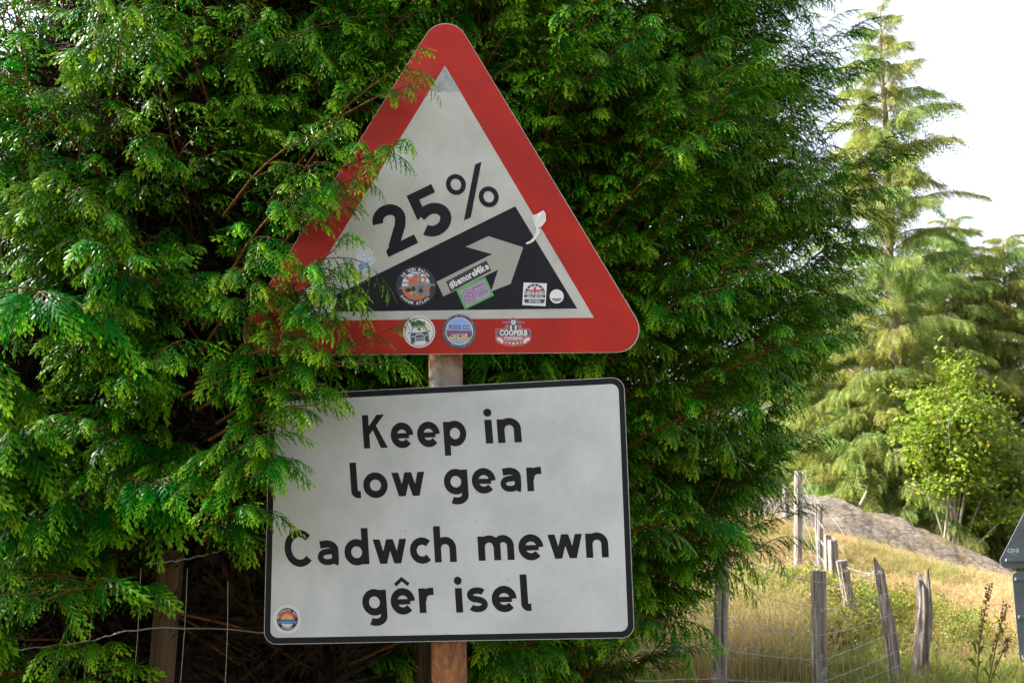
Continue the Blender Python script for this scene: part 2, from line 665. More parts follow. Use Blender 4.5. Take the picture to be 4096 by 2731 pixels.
def text_arc(s, c, r, a0, a1, hgt, bold=0.02, inward=False):
    """letters round a circle; angles in degrees, 90 = top; inward: feet towards the outside"""
    n = len(s)
    out = []
    for i, ch in enumerate(s):
        if ch == ' ': continue
        th = math.radians(a0 + (a1 - a0) * (i + 0.5) / n)
        vs, fs, a, b_ = glyph(ch, bold)
        k = hgt / 0.69
        rad = Vector((math.cos(th), -math.sin(th)))
        up = -rad if inward else rad
        rt = Vector((-up.y, up.x))
        base = Vector(c) + rad * r
        mid = (a + b_) / 2
        out.append(([tuple(base + rt * (vx - mid) * k + up * vy * k) for vx, vy in vs], fs))
    return out


SIGN_Y = 2.28
plT = Plate((-0.13, SIGN_Y, 2.0), math.radians(5.0))
plR = Plate((-0.13, SIGN_Y + 0.004, 1.5), math.radians(5.5))
base_z = float(ground_z(-0.14, 2.33))
sign = empty('road_sign', (-0.147, 2.345, base_z))
tag(sign, 'warning sign on rusty post: red triangle with 25% slope above white bilingual plate', 'road sign')

# post
m, nt, b = new_mat('rusty_galvanised_post')
co = objco(nt, (1, 1, 0.55))
n1 = noise(nt, 11, 6, 0.7, co, 0.5)
n2 = noise(nt, 60, 4, 0.7, co)
gz = N(nt, 'ShaderNodeSeparateXYZ')
nt.links.new(N(nt, 'ShaderNodeNewGeometry').outputs['Position'], gz.inputs[0])
mr = N(nt, 'ShaderNodeMapRange')
mr.inputs['From Min'].default_value = 1.70
mr.inputs['From Max'].default_value = 1.45
mr.inputs['To Min'].default_value = 0.09
mr.inputs['To Max'].default_value = 0.30
nt.links.new(gz.outputs['Z'], mr.inputs['Value'])
ad = N(nt, 'ShaderNodeMath', operation='ADD')
nt.links.new(n1, ad.inputs[0]); nt.links.new(mr.outputs[0], ad.inputs[1])
rust = ramp(nt, n2, [(0.3, (0.075, 0.028, 0.016)), (0.5, (0.17, 0.065, 0.022)), (0.7, (0.30, 0.13, 0.035))])
fac = ramp(nt, ad.outputs[0], [(0.45, (0, 0, 0)), (0.58, (1, 1, 1))])
nt.links.new(mix(nt, fac, (0.21, 0.205, 0.175), rust), b.inputs['Base Color'])
b.inputs['Roughness'].default_value = 0.7
bump(nt, b, n2, 0.25, 0.004)
mb = MB()
pb = at(1797, 2700, 2.35); pt = at(1783, 1480, 2.35)
dirp = (pt - pb).normalized()
P0 = pb + dirp * ((base_z - 0.2 - pb.z) / dirp.z)
P1 = pb + dirp * ((2.66 - pb.z) / dirp.z)
mb.tube([P0.lerp(P1, k / 10) for k in range(11)], 0.0405, 28)
mb.build('post', m, sign, smooth=True)

# triangle
tri_out = round_poly([z1(859, -43), z1(1785, 1489), z1(-116, 1507)], 92, 12)
tri_red = round_poly([z1(859, -39), z1(1780, 1487), z1(-111, 1504)], 91, 12)
tri_in = [z1(855, 235), z1(1508, 1338), z1(163, 1352)]
tplate = slab('triangular_plate', plT, tri_out, 0.003, M['alu'], sign, back=0.0004)
flat('red_face', plT, [tri_red], M['red'], 1, tplate)
flat('white_panel', plT, [tri_in], M['white'], 3, tplate)
slope_poly = [z1(1163, 850), z1(1435, 1298), z1(222, 1314)]
flat('slope_symbol', plT, [slope_poly], M['black'], 5, tplate)
flat('arrow_symbol', plT, [[z1(*p) for p in ((848, 1245), (818, 1181), (1062, 1060), (946, 1028), (1045, 981), (1198, 1030), (1143, 1190), (1058, 1223), (1088, 1128))]],
     M['arrow'], 7, tplate)
# digits, set along the slope
ang = math.radians(25.7)
du, dv = Vector((math.cos(ang), -math.sin(ang))), Vector((-math.sin(ang), -math.cos(ang)))


def digit(org, polys, sx, sy):
    o_ = Vector(org)
    res = []
    for q in polys:
        pts, fs = q if isinstance(q, tuple) else (q, [tuple(range(len(q)))])
        res.append(([z1(*(o_ + du * (a * sx) + dv * (c * sy))) for a, c in pts], fs))
    return res


two = [stroke(arc(48, 96, 34, 29, 175, -25, 16) + [(70, 68), (24, 18)], 31), [(0, 0), (96, 0), (96, 27), (42, 27), (34, 36), (6, 22), (0, 16)]]
five = [stroke([(88, 127), (18, 127)], 26), [(12, 140), (40, 140), (38, 74), (10, 62)],
        stroke([(22, 70)] + arc(50, 45, 36, 32, 115, -150, 20), 31)]
flat('gradient_figures', plT, digit((608, 1073), two, 1.50, 1.52) + digit((762, 1005), five, 1.58, 1.52) +
     [[z1(*p) for p in ((987, 667), (1015, 656), (968, 899), (938, 913))]] +
     [stroke([z1(*(Vector((903, 755)) + du * (33 * math.cos(t)) + dv * (36 * math.sin(t)))) for t in [2 * math.pi * k / 28 for k in range(28)]], 19, True)] +
     [stroke([z1(*(Vector((1047, 809)) + du * (33 * math.cos(t)) + dv * (36 * math.sin(t)))) for t in [2 * math.pi * k / 28 for k in range(28)]], 19, True)],
     M['black'], 7, tplate)
# grime at the apex of the white panel
m, nt, b = new_mat('grey_weathering')
co = objco(nt)
nn_ = noise(nt, 26, 5, 0.7, co)
nt.links.new(ramp(nt, nn_, [(0.35, (0.10, 0.12, 0.13)), (0.65, (0.24, 0.27, 0.28))]), b.inputs['Base Color'])
b.inputs['Roughness'].default_value = 0.6
flat('weathered_patch', plT, [[z1(*p) for p in ((855, 240), (877, 277), (905, 324), (919, 348), (900, 346), (872, 352), (850, 346), (828, 352), (806, 344), (789, 350), (822, 292))]], m, 4, tplate)

# rectangular plate
r_c = [z2(88, 262), z2(1699, 178), z2(1747, 1362), z2(62, 1393)]
rect_out = round_poly(r_c, 50, 10)
rplate = slab('rectangular_plate', plR, rect_out, 0.003, M['alu'], sign, back=0.0004)
flat('black_border', plR, [round_poly([z2(91, 265), z2(1696, 181), z2(1744, 1359), z2(65, 1390)], 48, 10)], M['black'], 1, rplate)
flat('white_panel', plR, [round_poly([z2(116, 290), z2(1673, 209), z2(1717, 1332), z2(92, 1362)], 30, 10)], M['white_plate'], 3, rplate)


def W2(s, x0, y0, x1, y1, h): return word(s, z2(x0, y0), z2(x1, y1), h * 0.8809)


for txt, args in (('Keep', (518, 503, 985, 487, 108)), ('in', (1073, 481, 1235, 474, 108)),
                  ('low', (463, 727, 793, 716, 108)), ('gear', (885, 709, 1322, 695, 108)),
                  ('Cadwch', (163, 1037, 940, 1017, 111)), ('mewn', (1040, 1012, 1630, 996, 110)),
                  ('ge^r', (515, 1258, 834, 1247, 112)), ('isel', (938, 1247, 1273, 1237, 111))):
    flat('lettering', plR, W2(txt, *args), M['black'], 5, rplate)
# faint pencil figures
pn = [[(1322, 1125), (1335, 1100), (1352, 1105), (1345, 1135), (1328, 1168), (1375, 1160)], [(1395, 1120), (1392, 1150), (1432, 1146)], [(1428, 1118), (1434, 1166)],
      [(1478, 1100), (1520, 1140)], [(1520, 1098), (1480, 1146)], [(1540, 1085), (1560, 1060), (1583, 1062), (1578, 1090), (1545, 1142), (1598, 1132)],
      [(1632, 1070), (1612, 1075), (1612, 1092), (1634, 1108), (1634, 1126), (1612, 1128), (1612, 1108), (1636, 1085), (1632, 1070)]]
tag(flat('pencil_figures', plR, [stroke([z2(*p) for p in s], 1.6) for s in pn], M['pencil'], 5, rplate), kind='stuff')
# small bird-lime and moss specks
mb = MB()
for k in range(46):
    x, y = z2(rng.uniform(130, 1690), rng.uniform(300, 1320))
    r = rng.uniform(0.8, 2.6)
    mb.add([plR.p(x + r * math.cos(t) * rng.uniform(.6, 1.5), y + r * math.sin(t), 0.0008) for t in (0, 1.1, 2.2, 3.3, 4.4, 5.4)], [(0, 1, 2, 3, 4, 5)])
tag(mb.build('dirt_specks', plain('dirt_speck', (0.10, 0.10, 0.09), 0.9), rplate), kind='stuff')

# ---- stickers
def sticker(plate, outline, col, label, layer=9):
    s = flat('sticker', plate, [outline], ink(col), layer, sign)
    s['label'] = label
    return s


def pr(plate, parent, col, polys, layer=11, name='print'):
    return flat(name, plate, polys, ink(col), layer, parent)


# round squadron sticker
c = z1(728, 1200); R = 80
s = sticker(plT, disc(*c, R), 'black', 'round black sticker with an aircraft over a red lion')
pr(plT, s, 'white', [disc(*c, 57, a0=180, a1=360, n=30)], 11)
pr(plT, s, 'skyblue', [[(c[0] + sx * math.sqrt(57 * 57 - y * y), c[1] - y) for sx, y in ((-1, a), (1, a), (1, bb), (-1, bb))] for a, bb in ((8, 18), (30, 38), (47, 52))], 12)
pr(plT, s, 'orange', [disc(*c, 57, a0=0, a1=180, n=30)], 11)
pr(plT, s, 'yellow', [disc(c[0], c[1], 40, 40, a0=0, a1=180, n=24)], 12)
pr(plT, s, 'orange', [[(c[0] + a, c[1] + b_) for a, b_ in q] for q in (
    [(-32, -4), (-30, -22), (-40, -26), (-42, -36), (-34, -42), (-28, -30), (-14, -34), (-10, -46), (6, -48), (10, -36), (8, -24), (12, -4)],
    [(26, -4), (24, -14), (34, -22), (32, -34), (24, -32), (26, -40), (38, -40), (42, -28), (38, -16), (36, -4)])], 13)
pr(plT, s, 'grey', [disc(c[0] + 20, c[1] + 16, 22, 24, n=24), [(c[0] + 10, c[1] - 52), (c[0] + 20, c[1] - 52), (c[0] + 24, c[1] - 2), (c[0] + 10, c[1] - 2)],
                    [(c[0] - 68, c[1] + 6), (c[0], c[1] - 8), (c[0] + 44, c[1] - 10), (c[0] + 78, c[1] - 8), (c[0] + 78, c[1] - 2), (c[0] + 42, c[1] + 2), (c[0], c[1] + 8), (c[0] - 68, c[1] + 12)],
                    disc(c[0] + 48, c[1] + 32, 9, n=14), disc(c[0] - 6, c[1] + 36, 9, n=14)], 14)
pr(plT, s, 'black', [disc(c[0] + 20, c[1] + 18, 9, 10, n=16), [(c[0] + 10, c[1] + 2), (c[0] + 32, c[1] + 2), (c[0] + 30, c[1] + 5), (c[0] + 12, c[1] + 5)],
                     disc(c[0] - 30, c[1] + 16, 13, 9, n=9), disc(c[0] - 10, c[1] + 12, 9, 12, n=7), disc(c[0] + 66, c[1] + 6, 9, 8, n=7)], 15)
pr(plT, s, 'white', text_arc('20 SQN BeLux', c, 61, 148, 36, 12, 0.02), 12, 'lettering')
pr(plT, s, 'white', text_arc('A400M ATLAS', c, 74, 212, 318, 11.5, 0.02, True), 12, 'lettering')

# hashtag strip
q = [z1(*p) for p in ((860, 1180), (1037, 1087), (1058, 1132), (880, 1226))]
s = sticker(plT, q, 'black', 'slanted black strip with white #bemoreMike lettering')
pr(plT, s, 'white', text_line('#bemoreMike', z1(882, 1211), z1(1050, 1123), 27, 0.03, 0.05), 11, 'lettering')

# green and purple ticket
q = [z1(*p) for p in ((903, 1215), (1032, 1160), (1070, 1241), (943, 1303))]
s = sticker(plT, q, 'green', 'small green-bordered purple sticker reading spring gathering 2026', 12)
pr(plT, s, 'purple', [[z1(*p) for p in ((918, 1223), (1026, 1173), (1056, 1236), (950, 1289))]], 13)
cc = z1(960, 1245)
pr(plT, s, 'slate', [stroke(disc(*cc, 27, n=28), 1.6, True), stroke(disc(*cc, 18, n=24), 1.4, True), stroke(arc(cc[0], cc[1], 5, 5, 0, 300, 14), 2.5),
                     stroke(arc(cc[0] - 4, cc[1] + 8, 12, 9, 40, 240, 14), 2.2), stroke(arc(cc[0] + 4, cc[1] - 4, 12, 10, 200, 420, 14), 2.2)] +
   text_line('SPRING', z1(976, 1218), z1(1029, 1194), 11, 0.01) + text_line('GATHERING', z1(984, 1232), z1(1036, 1208), 6.5, 0.0) +
   text_line('2026', z1(1002, 1245), z1(1044, 1225), 13, 0.01), 14, 'lettering')

# square divide sticker
q = [z1(*p) for p in ((1200, 1184), (1302, 1188), (1296, 1288), (1194, 1283))]
s = sticker(plT, q, 'white', 'square white sticker with a chainring arch, flag and two navy bands')
cx, cy = z1(1249, 1232)
pr(plT, s, 'navy', [stroke(arc(cx, cy, 36, 34, 180, 360, 20), 9), [(cx - 42, cy + 4), (cx + 42, cy + 5), (cx + 42, cy + 17), (cx - 43, cy + 16)],
                    [(cx - 43, cy + 22), (cx + 41, cy + 23), (cx + 36, cy + 39), (cx - 40, cy + 38)],
                    [(cx - 29, cy - 6), (cx - 22, cy - 20), (cx - 8, cy - 14), (cx - 8, cy - 1), (cx - 29, cy - 1)], [(cx + 29, cy - 6), (cx + 22, cy - 20), (cx + 8, cy - 14), (cx + 8, cy - 1), (cx + 29, cy - 1)]], 11)
pr(plT, s, 'white', [[(cx - 28, cy - 2), (cx - 28, cy - 7), (cx + 22, cy - 21), (cx + 24, cy - 17)], [(cx + 28, cy - 2), (cx + 28, cy - 7), (cx - 22, cy - 21), (cx - 24, cy - 17)]] +
   [disc(cx + 36 * math.cos(math.radians(a)), cy - 34 * math.sin(math.radians(a)), 2.6, n=8) for a in range(12, 180, 26)], 12)
pr(plT, s, 'red', [[(cx - 5, cy - 26), (cx + 5, cy - 26), (cx + 5, cy), (cx - 5, cy)], [(cx - 29, cy - 15), (cx + 29, cy - 15), (cx + 29, cy - 8), (cx - 29, cy - 8)]], 13)
pr(plT, s, 'white', text_line('GREAT BRITISH', (cx - 33, cy + 14), (cx + 33, cy + 15), 6.5, 0.02) + text_line('DIVIDE', (cx - 24, cy + 35), (cx + 22, cy + 36), 9.5, 0.03, 0.16), 13, 'lettering')

# plain white dot
c = z1(1345, 1245)
s = sticker(plT, disc(*c, 28), 'white', 'small plain white round sticker with a grey segment')
pr(plT, s, 'grey', [disc(c[0], c[1] + 8, 20, 12, a0=0, a1=180, n=14)], 11)

# car sticker
c = z1(742, 1400)
s = sticker(plT, disc(*c, 64), 'white', 'round white sticker with a dark off-road car on it')
cw = lambda *pp: [(c[0] + a * math.cos(-0.1) - b_ * math.sin(-0.1), c[1] + a * math.sin(-0.1) + b_ * math.cos(-0.1)) for a, b_ in pp]
pr(plT, s, 'slate', [stroke(disc(*c, 57, n=40), 2.4, True), cw((-33, 2), (33, 2), (37, 12), (36, 44), (22, 44), (22, 36), (-22, 36), (-22, 44), (-36, 44), (-37, 12)),
                     stroke(cw((-31, 2), (-24, -20), (24, -20), (31, 2)), 3), cw((-30, -24), (-28, -42), (-14, -44), (-12, -36), (-6, -46), (6, -46), (10, -38), (26, -40), (28, -24)),
                     cw((-46, 0), (-38, -3), (-36, 2), (-44, 4)), cw((46, 0), (38, -3), (36, 2), (44, 4)), disc(c[0], c[1] - 10, 6, n=12)], 11)
pr(plT, s, 'white', [stroke(cw((-17, 34), (-19, 18), (-12, 11), (12, 11), (19, 18), (17, 34)), 2.6), stroke(cw((-16, 24), (16, 24)), 1.6), stroke(cw((-16, 30), (16, 30)), 1.6),
                     cw((-33, 15), (-24, 15), (-24, 19), (-33, 19)), cw((33, 15), (24, 15), (24, 19), (33, 19))] + text_line('HOTZER', cw((-13, 9))[0], cw((13, 9))[0], 5, 0.01), 12)

# cycling club sticker
c = z1(918, 1398)
s = sticker(plT, disc(*c, 68), 'slate', 'round blue cycling club sticker with striped centre')
pr(plT, s, 'white', [disc(*c, 55)], 11)
ch = lambda y, r=52: math.sqrt(max(0, r * r - y * y))
band = lambda y0, y1: [(c[0] - ch(y0), c[1] + y0), (c[0] + ch(y0), c[1] + y0 + 2), (c[0] + ch((y0 + y1) / 2), c[1] + (y0 + y1) / 2 + 2), (c[0] + ch(y1), c[1] + y1 + 2), (c[0] - ch(y1), c[1] + y1), (c[0] - ch((y0 + y1) / 2), c[1] + (y0 + y1) / 2)]
pr(plT, s, 'blue', [disc(*c, 52)], 12)
for col_, y0, y1 in (('maroon', -4, 10), ('slate', 10, 22), ('sand', 22, 37)):
    pr(plT, s, col_, [band(y0, y1)], 13)
pr(plT, s, 'slate', text_line('ROSS CC', (c[0] - 40, c[1] - 10), (c[0] + 40, c[1] - 7), 16, 0.03), 13, 'lettering')
pr(plT, s, 'white', [stroke(disc(c[0] - 28, c[1] + 20, 7, n=16), 2.2, True), stroke(disc(c[0] + 4, c[1] + 20, 8, n=16), 2.2, True)] +
   text_line('NT', (c[0] - 20, c[1] + 24), (c[0] - 4, c[1] + 25), 13, 0.02) + text_line('UR', (c[0] + 13, c[1] + 22), (c[0] + 34, c[1] + 24), 14, 0.02), 15, 'lettering')
pr(plT, s, 'ring', text_arc('ROSS ON WYE . UK . ', c, 58, 150, 0, 6.5, 0.0) + text_arc('ROSS ON WYE . UK . ', c, 58, 0, -150, 6.5, 0.0) + text_arc('UK . ', c, 58, 200, 155, 6.5, 0.0), 13, 'lettering')

# motorcycle sticker
cx, cy = z1(1155, 1405)
s = sticker(plT, [(cx + a, cy + b_) for a, b_ in ((-72, -14), (-66, -18), (-36, -18), (-30, -32), (-46, -38), (-44, -46), (-18, -48), (-14, -58), (0, -62), (14, -58), (18, -48), (46, -44), (46, -36), (30, -32), (36, -18), (66, -16), (72, -10), (70, 32), (52, 44), (30, 52), (0, 55), (-30, 52), (-54, 44), (-72, 32))], 'clear',
            'motorcycle shop sticker with handlebars above a banner, right of two round ones')
o_ = lambda *pp: [(cx + a, cy + b_) for a, b_ in pp]
pr(plT, s, 'slate', [o_((-66, -12), (66, -10), (64, 12), (-64, 12)), o_((-18, -34), (18, -34), (20, -10), (-20, -10)), disc(cx, cy - 42, 15, n=20),
                     o_((-44, -40), (-14, -40), (-14, -34), (-44, -34)), o_((44, -40), (14, -40), (14, -34), (44, -34))], 11)
pr(plT, s, 'paper', [disc(cx, cy - 42, 10, n=18), o_((-14, -30), (-6, -30), (-6, -12), (-12, -12)), o_((14, -30), (6, -30), (6, -12), (12, -12)),
                     o_((-36, 16), (36, 17), (36, 29), (-36, 28)), o_((-66, 18), (-50, 20), (-40, 30), (-42, 42), (-50, 40), (-54, 32), (-64, 30)), o_((66, 18), (50, 20), (40, 30), (42, 42), (50, 40), (54, 32), (64, 30))] +
   [disc(cx + a, cy + 42 - abs(a) * 0.12, 5 - abs(a) * 0.06, n=5, a0=-90, a1=270) for a in (-30, -16, 0, 16, 30)], 12)
pr(plT, s, 'white', text_line('COOPERB', (cx - 55, cy + 9), (cx + 56, cy + 10), 20, 0.045, 0.05), 13, 'lettering')
pr(plT, s, 'slate', text_line('MOTORCYCLES', (cx - 33, cy + 27), (cx + 33, cy + 28), 8, 0.02) + [stroke(o_((-10, -42), (10, -42)), 1.5), stroke(o_((0, -52), (0, -32)), 1.5)], 14, 'lettering')

# peeling scrap of tape: lifted off the plate at its top edge
out = [z1(*p) for p in ((1238, 893), (1262, 884), (1285, 870), (1297, 884), (1299, 914), (1279, 940), (1262, 946), (1272, 952), (1271, 972), (1256, 990), (1246, 1003), (1228, 1014), (1211, 1018), (1211, 1009), (1226, 1004), (1240, 992), (1252, 968), (1256, 950), (1248, 932), (1240, 915))]
mb = MB()
mid = z1(1264, 912)
top = [plT.p(x, y, 0.0022 + (0.006 if y < z1(0, 900)[1] else 0.0) * ((x - mid[0]) / 30) ** 2) for x, y in out]
mb.add(top, [(0, 1, 18, 19), (1, 2, 3, 4, 5, 6, 17, 18), (6, 7, 8, 9, 10, 11, 12, 13, 14, 15, 16, 17)])
tape = mb.build('torn_tape', ink('white'), sign)
tape['label'] = 'torn scrap of white tape peeling off the right edge of the white panel'

# pale blue sticker half hidden by leaves
cx, cy = z1(500, 1082)
s = sticker(plT, [(cx + a, cy + b_) for a, b_ in ((-20, -44), (0, -50), (20, -46), (34, -28), (36, -12), (46, -2), (40, 16), (22, 28), (10, 44), (-8, 50), (-28, 44), (-34, 24), (-30, 0), (-34, -18))], 'paper', 'pale blue outline sticker half hidden by foliage')
pr(plT, s, 'skyblue', [stroke(arc(cx, cy - 14, 26, 30, 180, 360, 16), 2), stroke(disc(cx, cy - 20, 12, n=16), 2, True), stroke(disc(cx + 26, cy - 2, 12, n=16), 2, True),
                       disc(cx - 6, cy + 30, 16, 12, n=12), disc(cx + 12, cy + 22, 8, 12, n=10), stroke(arc(cx, cy + 4, 30, 12, 0, 180, 12), 2)], 11)

# white shield sticker in the left corner
k9 = lambda x, y: (1150 + x / 4.9, 980 + y / 4.9)
s = sticker(plT, [k9(*p) for p in ((232, 1040), (380, 880), (520, 728), (700, 700), (850, 735), (950, 850), (965, 1110), (900, 1270), (820, 1360), (640, 1330), (450, 1255), (330, 1120))], 'paper', 'white shield-shaped sticker with a bird in the left corner')
c = k9(660, 1050)
pr(plT, s, 'sand', [disc(c[0], c[1], 34, 38, n=24)], 11)
pr(plT, s, 'skyblue', [disc(c[0], c[1] - 6, 32, 30, a0=190, a1=350, n=16)], 12)
pr(plT, s, 'black', [disc(c[0] + 2, c[1] - 2, 14, 10, n=12)] + text_arc('BROWAR', c, 46, 175, 60, 11, 0.02) + text_arc('BA', c, 52, 290, 315, 9, 0.01, True) +
   [stroke([k9(280, 1070), k9(290, 1000), k9(340, 985), k9(345, 1050)], 2.5)], 13, 'lettering')
pr(plT, s, 'white', [disc(c[0] - 4, c[1] + 6, 7, 5, n=10), stroke([(c[0] - 2, c[1] + 8), (c[0] - 2, c[1] + 22), (c[0] + 8, c[1] + 28)], 3)], 14)

# round riders sticker on the rectangular plate
c = (1149.5, 2475.0)
s = sticker(plR, disc(c[0], c[1], 55, 59), 'paper', 'round sticker with sun and waves in the corner of the white plate', 5)
gear = []
for k in range(30):
    for dr, dk in ((43, 0.1), (43, 0.4), (48, 0.5), (43, 0.6), (43, 0.9)):
        th = 2 * math.pi * (k + dk) / 30
        gear.append((c[0] + dr * math.cos(th), c[1] + dr * 1.06 * math.sin(th)))
pr(plR, s, 'ring', [gear], 7)
pr(plR, s, 'black', [disc(c[0], c[1], 42, 45)], 9)
pr(plR, s, 'red', [disc(c[0], c[1], 30.5, 32.5)], 11)
sunp = []
for k in range(11):
    th = math.radians(180 + k * 18)
    for r_, o2 in ((30, 0), (19, 9)):
        sunp.append((c[0] + r_ * math.cos(th + math.radians(o2)), c[1] + 2 + r_ * math.sin(th + math.radians(o2))))
pr(plR, s, 'flame', [sunp[:-1]], 12)
pr(plR, s, 'yellow', [disc(c[0], c[1], 11, a0=180, a1=360, n=16)], 13)


def wave(y, r=30.5):
    pts = []
    for k in range(25):
        x = -r + 2 * r * k / 24
        yy = y + 2.2 * math.sin(k * 1.55)
        lim = math.sqrt(max(0.1, r * r - x * x)) * 1.06
        pts.append((c[0] + x, c[1] + max(-lim, min(yy, lim))))
    low = [(c[0] + r * math.cos(t), c[1] + 1.06 * r * math.sin(t)) for t in [math.radians(a) for a in range(10, 171, 10)]]
    return pts + low


pr(plR, s, 'deep', [wave(1)], 14)
pr(plR, s, 'ocean', [wave(7)], 15)
pr(plR, s, 'lightblue', [[(c[0] + a, c[1] + b_) for a, b_ in ((-24, 19), (-14, 17), (-6, 20), (4, 17), (12, 20), (24, 18), (16, 27), (6, 32), (-6, 32), (-16, 27))]], 16)
pr(plR, s, 'white', text_arc('WATERGATE BAY', c, 33, 178, 14, 8.0, 0.015), 12, 'lettering')
pr(plR, s, 'white', text_arc('RIDERS', c, 41.5, 238, 304, 8.0, 0.015, True), 12, 'lettering')
pr(plR, s, 'white', [[(c[0] - 37, c[1] + 8), (c[0] - 34, c[1] + 8), (c[0] - 31, c[1] + 20)], [(c[0] + 37, c[1] + 8), (c[0] + 34, c[1] + 8), (c[0] + 31, c[1] + 20)]], 12)

# ------------------------------------------------------------------ scale-leaved conifer foliage
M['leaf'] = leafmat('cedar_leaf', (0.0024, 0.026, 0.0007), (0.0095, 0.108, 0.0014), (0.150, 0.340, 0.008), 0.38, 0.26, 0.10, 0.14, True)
M['twig'] = barkmat('cedar_twig_bark', (0.06, 0.028, 0.011), (0.17, 0.075, 0.022), 80)
M['bark'] = barkmat('cedar_trunk_bark', (0.05, 0.032, 0.022), (0.16, 0.10, 0.07), 12)
DOWN = Vector((0, 0, -1))


def leaf_lobe(mb, p, d, nrm, ln, w, t0, t1, droop=0.25):
    """one blunt scale-leaf lobe: narrow foot, broad shoulders, blunt tip"""
    s = d.cross(nrm).normalized()
    d2 = (d + DOWN * droop).normalized()
    q = p + d * (ln * 0.5)
    e = q + d2 * (ln * 0.5)
    mb.add([p - s * w * 0.22, p + s * w * 0.22, q + s * w * 0.5, q - s * w * 0.5, e + s * w * 0.20, e - s * w * 0.20],
           [(0, 1, 2, 3), (3, 2, 4, 5)], 0, [t0, t0, (t0 + t1) / 2, (t0 + t1) / 2, t1, t1])


def branchlet(mb, p, d, nrm, ln, r, t0, t1, hang, w=0.0038, step=0.0066):
    """flat side shoot, its lobes alternate left and right"""
    n = max(3, int(ln / step))
    seg = ln / n
    cur, dirn = p.copy(), d.normalized()
    pts = [cur.copy()]
    dirs = [dirn.copy()]
    for i in range(n):
        dirn = (dirn + DOWN * (hang * seg / ln) + Vector((r.uniform(-.03, .03), r.uniform(-.03, .03), 0))).normalized()
        cur = cur + dirn * seg
        pts.append(cur.copy()); dirs.append(dirn.copy())
    V, T, Fs = [], [], []
    for i, (q, dd) in enumerate(zip(pts, dirs)):
        s = dd.cross(nrm).normalized()
        ww = w * (0.36 if i < n else 0.14)
        V += [q - s * ww, q + s * ww]
        tt = t0 + (t1 - t0) * i / n
        T += [tt, tt]
        if i: Fs.append((2 * i - 2, 2 * i - 1, 2 * i + 1, 2 * i))
    mb.add(V, Fs, 0, T)
    for i in range(1, n + 1):
        s = dirs[i].cross(nrm).normalized() * (1 if i % 2 else -1)
        k = i / n
        l2 = step * (2.3 - 1.15 * k) * min(1.0, 0.55 + 3 * k) * r.uniform(0.8, 1.2)
        if ln > 0.035 and k < 0.6: l2 *= 1.35
        dl = (dirs[i] * 0.86 + s * 0.52).normalized()
        leaf_lobe(mb, pts[i] - dirs[i] * 0.001, dl, nrm, l2, w, t0 + (t1 - t0) * k * 0.9, min(1, t0 + (t1 - t0) * k + 0.25))
    leaf_lobe(mb, pts[-1], dirs[-1], nrm, step * 1.6, w * 0.9, t1 * 0.9, 1.0)


def make_spray(L, seed, arch=(0.30, -0.75), hang=0.9, width=0.40):
    r = random.Random(seed)
    mb = MB()
    n = int(L / 0.0122)
    cur = Vector((0, 0, 0))
    pts, dirs = [cur.copy()], []
    yaw = 0.0
    bend = r.uniform(-0.25, 0.25)
    for i in range(n):
        k = i / n
        el = arch[0] + (arch[1] - arch[0]) * k ** 1.3
        yaw += bend / n
        d = Vector((math.cos(el) * math.cos(yaw), math.cos(el) * math.sin(yaw), math.sin(el)))
        dirs.append(d)
        cur = cur + d * (L / n)
        pts.append(cur.copy())
    dirs.append(dirs[-1])
    mb.tube(pts[:int(n * 0.62)], [0.0013 * (1 - 0.8 * i / n) + 0.0002 for i in range(int(n * 0.62))], 4, 1, False)
    for i in range(1, n + 1):
        k = i / n
        side = 1 if i % 2 else -1
        d = dirs[i]
        up = (Vector((0, 0, 1)) - d * d.z).normalized()
        s = d.cross(up) * side
        prof = math.sin(min(1.0, k * 2.2 + 0.18) * math.pi / 2) * (1 - k) ** 0.62 + 0.05
        ln = L * width * prof * r.uniform(0.72, 1.18)
        if ln < 0.007: continue
        d0 = (d * 0.80 + s * 0.60 + up * r.uniform(-0.1, 0.12)).normalized()
        nrm = (up + s * r.uniform(-0.35, 0.35) + d * r.uniform(-0.25, 0.25)).normalized()
        branchlet(mb, pts[i], d0, nrm, ln, r, 0.10 + 0.45 * k, 0.45 + 0.5 * k + r.uniform(-0.1, 0.15), hang * r.uniform(0.6, 1.4))
    branchlet(mb, pts[int(n * 0.6)], dirs[int(n * 0.6)], Vector((0, 0, 1)) - dirs[int(n * 0.6)] * dirs[int(n * 0.6)].z, L * 0.45, r, 0.4, 1.0, 0.5)
    return mb


SPRAYS = []
for i, (L, a0, a1, hg, wd) in enumerate(((0.17, 0.35, -1.2, 1.7, 0.44), (0.14, 0.25, -1.0, 1.3, 0.46), (0.19, 0.40, -1.35, 1.9, 0.38), (0.12, 0.30, -0.7, 1.2, 0.50),
                                         (0.16, 0.20, -1.4, 1.7, 0.42), (0.11, 0.40, -0.5, 1.0, 0.50), (0.21, 0.45, -1.2, 1.5, 0.36))):
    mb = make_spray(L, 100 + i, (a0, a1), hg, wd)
    SPRAYS.append((mb, mesh_from('leaf_spray', mb.v, mb.f, [M['leaf'], M['twig']], mb.m, False, mb.t), L))


